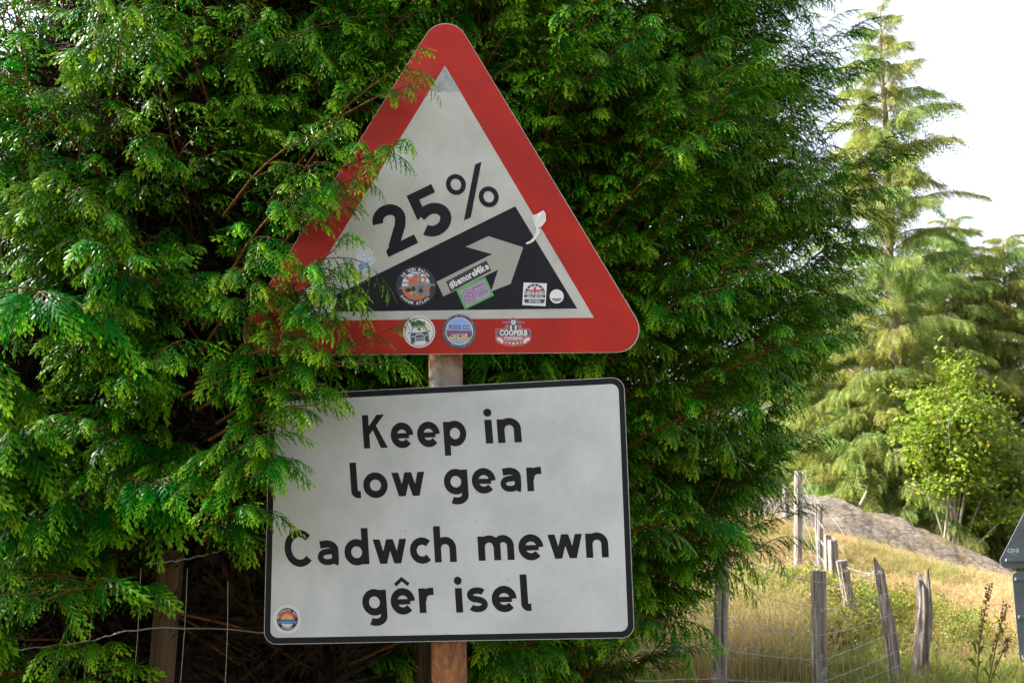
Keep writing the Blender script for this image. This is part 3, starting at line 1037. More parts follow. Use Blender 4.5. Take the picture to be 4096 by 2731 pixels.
def bough_plan(seed, length, rise=0.25, fall=0.35, pitch=0.072):
    """stem points and the sprays on it: (variant, location, euler, scale)"""
    r = random.Random(seed)
    n = max(5, int(length / pitch))
    pts = []
    cur = Vector((0, 0, 0))
    y_ = r.uniform(-0.1, 0.1)
    for i in range(n + 1):
        k = i / n
        el = rise - (rise + fall) * k ** 1.4
        pts.append(cur.copy())
        cur = cur + Vector((math.cos(el), math.sin(y_) * 0.5 + r.uniform(-.08, .08), math.sin(el))) * (length / n)
    spr = []
    for i in range(1, n + 1):
        k = i / n
        d = (pts[i] - pts[i - 1]).normalized()
        yaw0 = math.atan2(d.y, d.x)
        el0 = math.asin(max(-1, min(1, d.z)))
        for side in ((1, -1) if r.random() < 0.55 else ((1,) if i % 2 else (-1,))):
            v = r.randrange(len(SPRAYS))
            sc = (0.75 + 0.5 * math.sin(math.pi * min(1, k * 0.9 + 0.1))) * r.uniform(0.8, 1.15)
            spr.append((v, pts[i].copy(), (side * r.uniform(-0.1, 0.75), -el0 * 0.6 + r.uniform(-0.20, 0.55), yaw0 + side * r.uniform(0.30, 0.85)), sc))
    v = r.choice((0, 2, 6))
    spr.append((v, pts[-1].copy(), (r.uniform(-0.3, 0.3), -el0 * 0.5, yaw0), 1.0))
    return pts, spr


def stem_mesh(mb, pts, r0=0.0036, r1=0.0013, back=0.0):
    if back: pts = [pts[0] + Vector((-back, 0.03, -0.20 * back)), pts[0] + Vector((-back * 0.5, -0.01, -0.07 * back))] + list(pts)
    n = len(pts)
    mb.tube(pts, [r0 + (r1 - r0) * i / (n - 1) for i in range(n)], 5, 1, True)


def bough_mesh(seed, length, **kw):
    pts, spr = bough_plan(seed, length, **kw)
    mb = MB()
    stem_mesh(mb, pts, 0.0036, 0.0011, 0.5)
    for v, loc, eu, sc in spr:
        s = SPRAYS[v][0]
        mtx = Matrix.Translation(loc) @ Euler(eu).to_matrix().to_4x4() @ Matrix.Scale(sc, 4)
        arr = np.array(s.v) @ np.array(mtx.to_3x3()).T + np.array(mtx.translation)
        b0 = len(mb.v)
        mb.v += arr.tolist()
        mb.f += [tuple(b0 + i for i in q) for q in s.f]
        mb.m += s.m
        mb.t += s.t
    return mb


# ---- scatter by geometry nodes (foliage, grass: what nobody could count)
_GN = {}


def scatter(name, pts, rots, scl, idx, protos, parent=None, label=None):
    key = tuple(protos)
    if key not in _GN:
        colp = bpy.data.collections.new('patterns_' + name)
        for i, me in enumerate(protos):
            o = bpy.data.objects.new('pattern_%02d_%s' % (i, name), me)
            colp.objects.link(o)
        g = bpy.data.node_groups.new('scatter_' + name, 'GeometryNodeTree')
        g.interface.new_socket('Geometry', in_out='INPUT', socket_type='NodeSocketGeometry')
        g.interface.new_socket('Geometry', in_out='OUTPUT', socket_type='NodeSocketGeometry')
        gi, go = g.nodes.new('NodeGroupInput'), g.nodes.new('NodeGroupOutput')
        iop = g.nodes.new('GeometryNodeInstanceOnPoints')
        ci = g.nodes.new('GeometryNodeCollectionInfo')
        ci.inputs['Collection'].default_value = colp
        ci.inputs['Separate Children'].default_value = True
        ci.inputs['Reset Children'].default_value = True
        iop.inputs['Pick Instance'].default_value = True
        for nm, ty, sock in (('idx', 'INT', 'Instance Index'), ('rot', 'FLOAT_VECTOR', 'Rotation'), ('scl', 'FLOAT', 'Scale')):
            a = g.nodes.new('GeometryNodeInputNamedAttribute')
            a.data_type = ty
            a.inputs['Name'].default_value = nm
            g.links.new(a.outputs[0], iop.inputs[sock])
        g.links.new(gi.outputs[0], iop.inputs['Points'])
        g.links.new(ci.outputs[0], iop.inputs['Instance'])
        g.links.new(iop.outputs[0], go.inputs[0])
        _GN[key] = g
    me = bpy.data.meshes.new(name)
    me.from_pydata([tuple(p) for p in pts], [], [])
    n = len(pts)
    a = me.attributes.new('idx', 'INT', 'POINT'); a.data.foreach_set('value', np.array(idx, dtype=np.int32))
    a = me.attributes.new('rot', 'FLOAT_VECTOR', 'POINT'); a.data.foreach_set('vector', np.array(rots, dtype=np.float32).ravel())
    a = me.attributes.new('scl', 'FLOAT', 'POINT'); a.data.foreach_set('value', np.array(scl, dtype=np.float32))
    o = link(name, me, parent)
    md = o.modifiers.new('scatter', 'NODES')
    md.node_group = _GN[key]
    tag(o, label, kind='stuff')
    return o


BOUGHS = []
for i in range(7):
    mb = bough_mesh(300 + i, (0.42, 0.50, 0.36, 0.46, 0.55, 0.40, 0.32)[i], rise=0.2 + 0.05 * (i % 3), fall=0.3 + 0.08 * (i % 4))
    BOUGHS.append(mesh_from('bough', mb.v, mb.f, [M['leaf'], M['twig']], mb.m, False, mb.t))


def add_spray_branch(tree, A, B, seed, arch=0.06, pitch=0.055, size=1.0, r0=0.0045, roll=0.0):
    """a branch one can pick out: its stem is a part of the tree, every spray a piece of that branch"""
    A, B = Vector(A), Vector(B)
    d = B - A
    ln = d.length
    pts, spr = bough_plan(seed, ln, rise=arch * 4, fall=arch * 5, pitch=pitch)
    end = pts[-1]
    q = Vector((end.x, end.y, end.z)).rotation_difference(d)
    # turn about the vertical first so the leaves keep hanging down
    yaw = math.atan2(d.y, d.x) - math.atan2(end.y, end.x)
    m0 = Matrix.Rotation(yaw, 3, 'Z')
    e2 = m0 @ end
    m1 = e2.rotation_difference(d).to_matrix()
    R3 = m1 @ m0
    if roll: R3 = Matrix.Rotation(roll, 3, d.normalized()) @ R3
    k = ln / end.length
    mb = MB()
    stem_mesh(mb, [R3 @ (p * k) for p in pts], r0, r0 * 0.35)
    br = mb.build('branch', [M['twig'], M['twig']], tree, smooth=True, loc=A - tree.location)
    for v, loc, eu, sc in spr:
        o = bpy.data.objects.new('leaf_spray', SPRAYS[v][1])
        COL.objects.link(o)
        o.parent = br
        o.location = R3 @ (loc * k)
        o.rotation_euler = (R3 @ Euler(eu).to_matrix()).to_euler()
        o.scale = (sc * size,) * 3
    return br


def crown_points(cx, cy, prof, zmin, zmax, n, depths, r, facing=None, elev=(0.1, 0.5), bottom=None, big=1.0, thin=9.0):
    P, Rr, S, I = [], [], [], []
    tries = 0
    while len(P) < n and tries < n * 20:
        tries += 1
        z = r.uniform(zmin, zmax)
        ph = r.uniform(0, 2 * math.pi)
        if facing is not None and r.random() > facing(ph): continue
        if bottom is not None and z < bottom(ph): continue
        R = prof(z)
        if r.random() > R / 1.9: continue
        if z > thin and r.random() > 0.22: continue
        dep = r.choice(depths) + r.uniform(-0.08, 0.08)
        R = R - dep + 0.06 * math.sin(5 * ph + 3 * z) + 0.05 * math.sin(9 * z - 2 * ph)
        if R < 0.15: continue
        el = r.uniform(*elev)
        sc = r.uniform(0.8, 1.2) * big
        yaw = ph + r.uniform(-0.45, 0.45)
        d = Vector((math.cos(yaw) * math.cos(el), math.sin(yaw) * math.cos(el), math.sin(el)))
        tipp = Vector((cx + R * math.cos(ph), cy + R * math.sin(ph), z))
        root = tipp - d * 0.42 * sc
        # nothing grows through the plates
        e = root + d * (0.62 * sc)
        hit = False
        for f in (0.35, 0.6, 0.8, 1.0):
            q = root.lerp(e, f)
            v_ = q - CAM
            yc = v_.y * CP + v_.z * SP
            px = W / 2 + F * v_.x / yc
            if 1080 - 320 * (f < 0.9) < px < 2700 and q.y < 2.52 and q.y > 1.2: hit = True
        if hit: continue
        P.append(root)
        Rr.append((r.uniform(-0.3, 0.3), -el, yaw))
        S.append(sc)
        I.append(r.randrange(len(BOUGHS)))
    return P, Rr, S, I


def trunk(tree, base, top, r0, r1, limbs, r):
    mb = MB()
    b_, t_ = Vector(base), Vector(top)
    pts = [b_.lerp(t_, k / 12) + Vector((r.uniform(-.02, .02), r.uniform(-.02, .02), 0)) for k in range(13)]
    mb.tube(pts, [r0 + (r1 - r0) * k / 12 for k in range(13)], 10)
    for k in range(limbs):
        f = r.uniform(0.15, 0.95)
        p = b_.lerp(t_, f)
        a = r.uniform(0, 6.28)
        ln = 1.0 * (1 - 0.5 * f)
        e = Vector((math.cos(a), math.sin(a), 0.45))
        mb.tube([p, p + e * ln * 0.5, p + e * ln + Vector((0, 0, .15))], [r0 * 0.22, r0 * 0.15, r0 * 0.06], 6)
    return mb.build('trunk', M['bark'], tree, smooth=True)


# dead inner twigs and withered sprays, coloured extra dark for the crown's inner shade
M['dead'] = barkmat('shade_dark_withered_foliage', (0.014, 0.009, 0.006), (0.036, 0.023, 0.013), 20)


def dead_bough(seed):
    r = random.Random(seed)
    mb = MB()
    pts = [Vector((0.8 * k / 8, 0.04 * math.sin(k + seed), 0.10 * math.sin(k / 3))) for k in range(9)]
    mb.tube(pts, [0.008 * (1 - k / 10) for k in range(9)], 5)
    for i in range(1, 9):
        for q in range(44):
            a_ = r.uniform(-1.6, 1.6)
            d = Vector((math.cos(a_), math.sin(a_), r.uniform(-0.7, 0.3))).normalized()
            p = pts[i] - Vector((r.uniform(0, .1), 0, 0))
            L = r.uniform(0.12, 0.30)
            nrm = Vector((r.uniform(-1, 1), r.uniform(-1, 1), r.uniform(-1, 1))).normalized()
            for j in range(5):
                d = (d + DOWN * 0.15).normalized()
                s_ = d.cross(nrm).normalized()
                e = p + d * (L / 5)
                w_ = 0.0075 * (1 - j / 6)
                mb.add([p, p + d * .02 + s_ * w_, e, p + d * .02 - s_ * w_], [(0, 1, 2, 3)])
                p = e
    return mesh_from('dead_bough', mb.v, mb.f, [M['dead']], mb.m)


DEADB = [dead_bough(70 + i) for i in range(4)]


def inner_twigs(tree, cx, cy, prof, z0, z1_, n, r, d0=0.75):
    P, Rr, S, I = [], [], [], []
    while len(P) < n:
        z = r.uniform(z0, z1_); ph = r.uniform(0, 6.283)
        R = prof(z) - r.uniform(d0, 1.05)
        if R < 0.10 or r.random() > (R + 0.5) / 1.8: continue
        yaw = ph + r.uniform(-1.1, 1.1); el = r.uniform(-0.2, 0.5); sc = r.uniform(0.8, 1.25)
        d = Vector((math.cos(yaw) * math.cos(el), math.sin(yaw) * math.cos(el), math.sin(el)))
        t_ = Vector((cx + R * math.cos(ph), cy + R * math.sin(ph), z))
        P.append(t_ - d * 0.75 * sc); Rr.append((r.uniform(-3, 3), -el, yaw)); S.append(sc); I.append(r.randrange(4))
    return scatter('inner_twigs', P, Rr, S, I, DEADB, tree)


# left conifer: leans over the left side of the sign
LX, LY = -1.15, 3.42


def prof_left(z): return float(np.interp(z, [0.1, 0.9, 1.5, 2.1, 2.7, 3.4, 4.6, 5.6], [0.9, 1.18, 1.41, 1.40, 1.27, 1.05, 0.55, 0.1]))


r = random.Random(11)
treeL = empty('conifer_tree', (LX, LY, float(ground_z(LX, LY))))
tag(treeL, 'dense dark green conifer on the left, its sprays hanging over the sign', 'tree', 'dense dark conifers round the sign')
trunk(treeL, (LX, LY, 0.0), (LX, LY + 0.1, 5.6), 0.11, 0.02, 30, r)


def bottom_left(ph):
    """the skirt is open low down where the fence post shows"""
    front = math.cos(ph + math.pi / 2)          # 1 = towards the viewer
    if front < 0.2: return 0.1
    return 1.02 if math.degrees(ph) % 360 < 281 else 1.50


P, Rr, S, I = crown_points(LX, LY, prof_left, 0.3, 5.2, 560, (0.0, 0.05, 0.12, 0.22, 0.36, 0.5), r,
                           lambda ph: 1.0 if 250 < math.degrees(ph) < 345 else 0.26, (-0.05, 0.45), bottom_left, 1.08, 2.9)
scatter('crown', P, Rr, S, I, BOUGHS, treeL)
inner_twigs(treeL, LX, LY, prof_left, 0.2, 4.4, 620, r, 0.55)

# right conifer: fills the picture behind the sign
RX, RY = -0.28, 4.38


def prof_right(z): return float(np.interp(z, [0.1, 0.6, 0.95, 1.4, 1.9, 2.6, 3.4, 4.4, 5.6, 6.6], [0.6, 0.60, 0.76, 1.15, 1.49, 1.70, 1.53, 1.25, 0.75, 0.1]))


treeR = empty('conifer_tree', (RX, RY, float(ground_z(RX, RY))))
tag(treeR, 'broad dark green conifer bulging out behind the right side of the sign', 'tree', 'dense dark conifers round the sign')
trunk(treeR, (RX, RY, 0.0), (RX, RY, 6.6), 0.14, 0.02, 36, r)
P, Rr, S, I = crown_points(RX, RY, prof_right, 0.5, 6.2, 1400, (0.0, 0.0, 0.0, 0.10, 0.22, 0.38, 0.55), r,
                           lambda ph: 1.0 if -2.0 < math.atan2(math.sin(ph), math.cos(ph)) < 0.45 else 0.10, (0.20, 0.75), None, 1.06, 3.9)
scatter('crown', P, Rr, S, I, BOUGHS, treeR)
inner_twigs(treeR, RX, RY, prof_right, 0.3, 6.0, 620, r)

# a third conifer, unseen from here, added to cast shade over the fence corner
treeShade = empty('conifer_tree', (-1.7, 6.1, float(ground_z(-1.7, 6.1))))
tag(treeShade, 'unseen conifer added behind the other two to shade the fence corner', 'tree', 'dense dark conifers round the sign')
trunk(treeShade, (-1.7, 6.1, 0.2), (-1.7, 6.1, 5.6), 0.12, 0.02, 20, r)
P, Rr, S, I = crown_points(-1.7, 6.1, lambda z: prof_left(z) * 0.95, 0.4, 5.4, 420, (0.0, 0.1, 0.3), r, None, (0.0, 0.5), None, 1.3)
scatter('crown', P, Rr, S, I, BOUGHS, treeShade)

# branches that reach in front of the sign (start and tip as seen, with their distances)
HERO = [
    (z2(-60, 560), 2.10, z2(250, 560), 2.06, 0.9), (z1(-60, 1120), 2.10, z1(220, 1070), 2.05, 0.9),
    (z2(60, 130), 2.12, z2(760, 120), 2.10, 0.9), (z2(40, 330), 2.12, z2(470, 290), 2.10, 0.85), (z1(300, 1330), 2.14, z1(560, 1230), 2.10, 0.8),
    (z1(-40, 1440), 2.12, z1(300, 1360), 2.06, 0.95),
    (z1(-120, 1300), 2.12, z1(130, 1180), 2.04, 0.9),
    (z2(-60, 60), 2.10, z2(330, 40), 2.04, 1.0), (z2(-100, 520), 2.10, z2(150, 430), 2.04, 1.0), (z1(250, 620), 2.14, z1(480, 480), 2.06, 0.95),
    (z1(330, 470), 2.22, z1(770, 160), 2.14, 0.9), (z1(470, 350), 2.20, z1(850, 300), 2.14, 0.75), (z1(420, 620), 2.20, z1(760, 590), 2.10, 1.0),
    (z1(330, 760), 2.16, z1(600, 690), 2.08, 0.9), (z1(250, 860), 2.16, z1(560, 760), 2.08, 0.9), (z1(220, 1120), 2.14, z1(520, 960), 2.06, 1.0),
    (z1(160, 1220), 2.14, z1(500, 1110), 2.05, 0.95), (z1(120, 1290), 2.14, z1(430, 1230), 2.06, 0.9), (z1(330, 1490), 2.15, z1(800, 1320), 2.12, 0.62),
    (z1(60, 1420), 2.12, z1(420, 1400), 2.05, 0.9), (z2(60, 170), 2.12, z2(640, 110), 2.06, 1.0), (z2(40, 260), 2.12, z2(420, 240), 2.06, 1.0),
    (z2(-60, 420), 2.12, z2(250, 330), 2.06, 1.0), (z2(-90, 640), 2.10, z2(190, 620), 2.05, 0.95), (z2(-120, 820), 2.10, z2(110, 730), 2.05, 0.9),
    (z1(30, 900), 2.05, z1(330, 700), 1.98, 1.0), (z1(60, 620), 2.05, z1(400, 500), 2.0, 1.0), (z1(-100, 1150), 2.05, z1(150, 1000), 1.98, 1.0),
]
for i, (a, ya, b_, yb, sz) in enumerate(HERO):
    A, B = at(*a, ya), at(*b_, yb)
    d = B - A
    B = B - d.normalized() * 0.09
    A = A - d * 0.6 + Vector((-0.05, 0.22, -0.04))
    add_spray_branch(treeL, A, B, 500 + i, 0.05, 0.072, sz * 0.88)
# a few low tips of the right tree that show below and beside the plate
HERO2 = [((2560, 700), 2.66, (2800, 560), 2.55), ((2300, 300), 2.7, (2520, 150), 2.6), ((2620, 1250), 2.7, (2900, 1150), 2.6), ((2650, 1700), 2.72, (2900, 1640), 2.62),
         ((2600, 2100), 2.75, (2820, 2090), 2.66), ((1900, 2650), 2.75, (2150, 2600), 2.66), ((2450, 2480), 2.9, (2680, 2500), 2.8), ((2150, 160), 2.7, (2330, 60), 2.6),
         ((2900, 900), 2.8, (3150, 760), 2.75), ((2950, 1450), 2.85, (3200, 1380), 2.8),
         ((3150, 790), 4.0, (3400, 480), 4.0), ((3080, 330), 4.1, (3380, 270), 4.1), ((3020, 200), 4.0, (3230, -60), 4.0)]
for i, (a, ya, b_, yb) in enumerate(HERO2):
    A, B = at(*a, ya), at(*b_, yb)
    add_spray_branch(treeR, A - (B - A) * 0.6 + Vector((0, 0.25, -0.05)), B, 600 + i, 0.06, 0.06, 1.0)

# ------------------------------------------------------------------ far trees on the slope
M['far_leaf'] = leafmat('sunlit_conifer_leaf', (0.095, 0.140, 0.034), (0.175, 0.240, 0.050), (0.290, 0.370, 0.065), 0.6, 0.45, 0.2, 0.25)
M['far_bark'] = barkmat('grey_conifer_bark', (0.12, 0.09, 0.07), (0.33, 0.26, 0.20), 9)
M['hazel_leaf'] = leafmat('hazel_leaf', (0.05, 0.16, 0.010), (0.11, 0.27, 0.015), (0.36, 0.35, 0.03), 0.5, 0.45, 0.3, 0.3)
M['hazel_bark'] = barkmat('pale_hazel_bark', (0.22, 0.19, 0.13), (0.42, 0.38, 0.30), 14)


def far_bough(seed, length=1.0, hang=0.30, n=14, thick=0.014):
    """a conifer limb with curtains of hanging sprays"""
    r = random.Random(seed)
    mb = MB()
    pts = []
    for i in range(n + 1):
        k = i / n
        pts.append(Vector((length * k, 0.05 * length * math.sin(k * 3 + seed), length * (0.16 * math.sin(k * 2.6) - 0.26 * k * k))))
    mb.tube(pts, [thick * (1 - k / (n + 1)) + 0.002 for k in range(n + 1)], 5, 1)
    for i in range(2, n + 1):
        k = i / n
        for side in (-1, 1, 0):
            for rep in range(2):
                a = side * r.uniform(0.5, 1.2)
                tl = r.uniform(0.04, 0.24) * (1.15 - 0.7 * k) * length ** 0.5 if side else 0.03
                d = Vector((math.cos(a), math.sin(a), r.uniform(-0.25, 0.1)))
                p = pts[i] + d * tl
                if side and rep == 0: mb.tube([pts[i], p], 0.003, 3, 1, False)
                L = hang * r.uniform(0.5, 1.2) * (1.1 - 0.5 * k)
                dd = (d * r.uniform(0.25, 0.9) + DOWN * 0.7).normalized()
                m_ = 6
                nrm = Vector((r.uniform(-1, 1), r.uniform(-1, 1), 0.3)).normalized()
                cur = p
                tb_ = r.uniform(-.15, .25)
                for j in range(m_):
                    nx = cur + dd * (L / m_)
                    dd = (dd + DOWN * 0.22).normalized()
                    s = dd.cross(nrm).normalized()
                    t0 = 0.15 + 0.55 * j / m_ + tb_
                    for sg in (-1, 1):
                        lw = L * 0.34 * (1 - 0.75 * j / m_) * r.uniform(0.6, 1.25)
                        e = cur + (dd * 0.85 + s * sg * 0.5 + nrm * r.uniform(-.25, .25)) * lw
                        w_ = dd * (0.012 + 0.15 * lw)
                        mb.add([cur, cur + w_, e + dd * 0.005, e - w_ * 0.2], [(0, 1, 2, 3)], 0, [t0, t0, t0 + .3, t0 + .3])
                    cur = nx
    return mesh_from('far_limb', mb.v, mb.f, [M['far_leaf'], M['far_bark']], mb.m, False, mb.t)


FARB = [far_bough(40 + i, 1.0, 0.38 + 0.06 * (i % 3), 18) for i in range(4)] + [far_bough(50 + i, 2.6, 0.46 + 0.06 * (i % 3), 40, 0.028) for i in range(4)]


def far_conifer(base, top, spread, n, seed, label, name='conifer_tree', lo=0.12, group='conifers on the slope beyond the rock'):
    r = random.Random(seed)
    base, top = Vector(base), Vector(top)
    h = top.z - base.z
    t = empty(name, base)
    tag(t, label, 'tree', group)
    mb = MB()
    mb.tube([base.lerp(top, k / 14) + Vector((r.uniform(-.03, .03), r.uniform(-.03, .03), 0)) for k in range(15)],
            [0.016 * h * (1 - k / 14.5) + 0.008 for k in range(15)], 9)
    mb.build('trunk', M['far_bark'], t, smooth=True)
    P, Rr, S, I = [], [], [], []
    for k in range(n):
        f = lo + (1 - lo) * (k + r.random()) / n
        ln = spread * (1 - f) ** 0.8 * r.uniform(0.65, 1.15) + 0.30
        a = k * 2.399 + r.uniform(-.4, .4)
        el = -0.05 + 0.45 * f + r.uniform(-.15, .15)
        P.append(base.lerp(top, f))
        Rr.append((r.uniform(-.2, .2), -el, a))
        big = ln > 1.3
        S.append(ln / 2.6 if big else ln)
        I.append(r.randrange(4) + (4 if big else 0))
    scatter('crown', P, Rr, S, I, FARB, t)
    return t


def gpt(px, Y): 
    x = (px - W / 2) / F * Y * 1.0
    return (x, Y, float(ground_z(x, Y)) - 0.1)


def ftree(px0, px1, pytop, Y, spread, n, seed, label, lo=0.06):
    b_ = at(px0, 2200, Y)
    tp = at(px1, pytop, Y)
    return far_conifer((b_.x, Y, -0.35), tp, spread, n, seed, label, lo=lo)


ftree(3600, 3522, 30, 17.5, 2.5, 135, 1, 'tall slender conifer with bare pale trunk rising against the white sky')
ftree(4100, 4010, 950, 19.0, 3.0, 130, 2, 'bushy conifer beyond the bush at the right edge')
ftree(3330, 3320, 1120, 18.5, 2.8, 110, 3, 'conifer half hidden behind the edge of the big dark conifer')
ftree(3830, 3800, 880, 19.0, 2.9, 130, 4, 'shorter conifer standing behind the yellow-green bush')
ftree(3560, 3580, 1480, 16.8, 2.0, 80, 5, 'low young conifer at the foot of the tall one, above the rock', lo=0.02)
ftree(3120, 3100, 1300, 21.0, 2.9, 70, 6, 'conifer glimpsed lowest left behind the dark conifer')
ftree(4420, 4400, 700, 22.0, 3.2, 80, 7, 'large conifer just outside the right edge')
ftree(3950, 3960, 1650, 17.2, 1.7, 70, 8, 'low conifer right of the bush stems above the rock', lo=0.02)
ftree(3730, 3700, 1560, 18.2, 2.2, 70, 9, 'low conifer between the tall tree and the bush', lo=0.02)
ftree(3400, 3400, 1640, 17.0, 1.7, 70, 10, 'low conifer above the upper end of the rock', lo=0.02)

# dark wood closing the view behind them
r = random.Random(77)
P, Rr, S, I = [], [], [], []
for k in range(420):
    x = r.uniform(-14, 24); y = r.uniform(23, 27)
    z = r.uniform(-0.3, 4.6 if x > 5 else 6.0) * r.uniform(0.4, 1)
    P.append((x, y, z)); Rr.append((0, r.uniform(-.4, .2), r.uniform(3.4, 6.0))); S.append(r.uniform(0.6, 1.0)); I.append(4 + r.randrange(4))
scatter('distant_wood', P, Rr, S, I, FARB, None, 'mass of distant conifer foliage closing the view behind the trees')

# ---- yellow-green bush
bush_b = at(3800, 2215, 15.6)
bush = empty('hazel_bush', (bush_b.x, bush_b.y, bush_b.z - 0.15))
tag(bush, 'sunlit yellow-green leafy bush with bare pale stems behind the rock', 'bush')
r = random.Random(5)
tips = []
B0 = Vector((bush_b.x, bush_b.y, bush_b.z - 0.15))
for k in range(18):
    a = r.uniform(0, 6.28); sp = r.uniform(0.12, 1.0)
    hh = r.uniform(2.1, 3.05) * (1 - 0.25 * sp)
    e = B0 + Vector((math.cos(a) * sp * 1.25 + 0.25, math.sin(a) * sp * 0.9, hh))
    if k == 0: e = B0 + Vector((1.2, -0.3, 1.0))
    mid = B0.lerp(e, 0.5) + Vector((0, 0, 0.18)) + Vector((r.uniform(-.1, .1), r.uniform(-.1, .1), 0))
    pts = [B0 + Vector((r.uniform(-.15, .15), r.uniform(-.1, .1), 0)), mid, e]
    cv = [pts[0].lerp(pts[1], t).lerp(pts[1].lerp(pts[2], t), t) for t in [i / 8 for i in range(9)]]
    mb = MB()
    mb.tube(cv, [0.024 * (1 - 0.85 * i / 8) for i in range(9)], 6)
    for j in range(4, 9):
        for q in range(2):
            d = Vector((r.uniform(-1, 1), r.uniform(-1, 1), r.uniform(-0.2, 0.9))).normalized()
            e2 = cv[j] + d * r.uniform(0.3, 0.6)
            mb.tube([cv[j], cv[j].lerp(e2, .5) + Vector((0, 0, .03)), e2], [0.007, 0.005, 0.002], 4)
            tips.append((cv[j], e2))
    mb.build('stem', M['hazel_bark'], bush, smooth=True)
mb = MB()
for p, e2 in tips:
    for q in range(70):
        c_ = p.lerp(e2, r.uniform(0.15, 1.05)) + Vector((r.gauss(0, .11), r.gauss(0, .11), r.gauss(0, .10)))
        sz = r.uniform(0.03, 0.058)
        d = Vector((r.uniform(-1, 1), r.uniform(-1, 1), r.uniform(-0.9, 0.1))).normalized()
        nrm = Vector((r.uniform(-.7, .7), r.uniform(-1, .3), r.uniform(0.2, 1))).normalized()
        s = d.cross(nrm).normalized()
        tp = r.uniform(0, 0.55) if r.random() < 0.93 else r.uniform(0.8, 1.0)
        bend = nrm * sz * 0.2
        mb.add([c_, c_ + d * sz * .45 + s * sz * .55 - bend, c_ + d * sz * 1.1 + s * sz * .42 - bend, c_ + d * sz * 1.5, c_ + d * sz * 1.1 - s * sz * .42 - bend, c_ + d * sz * .45 - s * sz * .55 - bend],
               [(0, 1, 2, 3), (0, 3, 4, 5)], 0, [tp] * 6)
lv = mb.build('foliage', M['hazel_leaf'], bush, tip=True)
lv['kind'] = 'stuff'

# ------------------------------------------------------------------ grass and low scrub
def grassmat(name, a, b_, c_, trans=0.35):
    m = leafmat(name, a, b_, c_, 0.7, trans, 0.15, 0.2)
    return m


M['dry'] = grassmat('dry_straw_grass', (0.20, 0.15, 0.06), (0.34, 0.26, 0.115), (0.46, 0.36, 0.18))
M['green'] = grassmat('green_grass', (0.07, 0.11, 0.02), (0.15, 0.19, 0.04), (0.30, 0.27, 0.09))
M['bil'] = leafmat('bilberry_leaf', (0.07, 0.12, 0.012), (0.19, 0.20, 0.018), (0.28, 0.22, 0.03), 0.45, 0.4, 0.35, 0.3)


def tuft(seed, n, h, w, lean, mat, seedhead=0.0):
    r = random.Random(seed)
    mb = MB()
    for k in range(n):
        a = r.uniform(0, 6.28); l0 = r.uniform(0.1, lean)
        b0 = Vector((r.uniform(-.07, .07), r.uniform(-.07, .07), -0.03))
        d = Vector((math.cos(a) * l0, math.sin(a) * l0, 1)).normalized()
        s = Vector((math.cos(a + 1.4), math.sin(a + 1.4), 0))
        hh = h * r.uniform(0.5, 1.15)
        cur = b0
        V, T, Fs = [], [], []
        for j in range(5):
            ww = w * (1 - j / 4.3) * 0.5
            V += [cur - s * ww, cur + s * ww]; T += [j / 4 * 0.9 + r.uniform(0, .1)] * 2
            if j: Fs.append((2 * j - 2, 2 * j - 1, 2 * j + 1, 2 * j))
            cur = cur + d * (hh / 4)
            d = (d + Vector((math.cos(a), math.sin(a), -0.45)) * (0.16 + 0.1 * l0)).normalized()
        mb.add(V, Fs, 0, T)
        if r.random() < seedhead:
            for q in range(7):
                c2 = cur - d * q * 0.014
                o = Vector((r.uniform(-1, 1), r.uniform(-1, 1), r.uniform(-.3, .6))) * 0.018
                mb.add([c2, c2 + o + s * .003, c2 + o * 1.3, c2 + o - s * .003], [(0, 1, 2, 3)], 0, [.9, 1, 1, 1])
    return mesh_from('tuft', mb.v, mb.f, [mat], mb.m, False, mb.t)


def bil_clump(seed):
    r = random.Random(seed)
    mb = MB()
    for k in range(26):
        a = r.uniform(0, 6.28)
        tp = Vector((math.cos(a) * r.uniform(0, .15), math.sin(a) * r.uniform(0, .15), r.uniform(0.1, 0.27)))
        b0 = Vector((tp.x * 0.4, tp.y * .4, -.02))
        for j in range(13):
            p = b0.lerp(tp, 0.25 + 0.8 * j / 13) + Vector((r.uniform(-.02, .02), r.uniform(-.02, .02), 0))
            d = Vector((r.uniform(-1, 1), r.uniform(-1, 1), r.uniform(-.2, .8))).normalized()
            s = d.cross(Vector((r.uniform(-.5, .5), r.uniform(-.5, .5), 1))).normalized()
            z_ = r.uniform(.014, .026)
            t_ = r.random() ** 2.0
            mb.add([p, p + d * z_ * .5 + s * z_ * .33, p + d * z_, p + d * z_ * .5 - s * z_ * .33], [(0, 1, 2, 3)], 0, [t_] * 4)
    return mesh_from('clump', mb.v, mb.f, [M['bil']], mb.m, False, mb.t)


DRY = [tuft(1 + i, 26, 0.20 + 0.04 * i, 0.005, 0.9, M['dry'], 0.3) for i in range(3)]
TALL = [tuft(11 + i, 16, 0.50 + 0.08 * i, 0.005, 0.45, M['dry'] if i else M['green'], 0.6) for i in range(3)]
GRN = [tuft(21 + i, 28, 0.22 + 0.04 * i, 0.006, 0.8, M['green'], 0.1) for i in range(3)]
BIL = [bil_clump(31 + i) for i in range(3)]
r = random.Random(99)


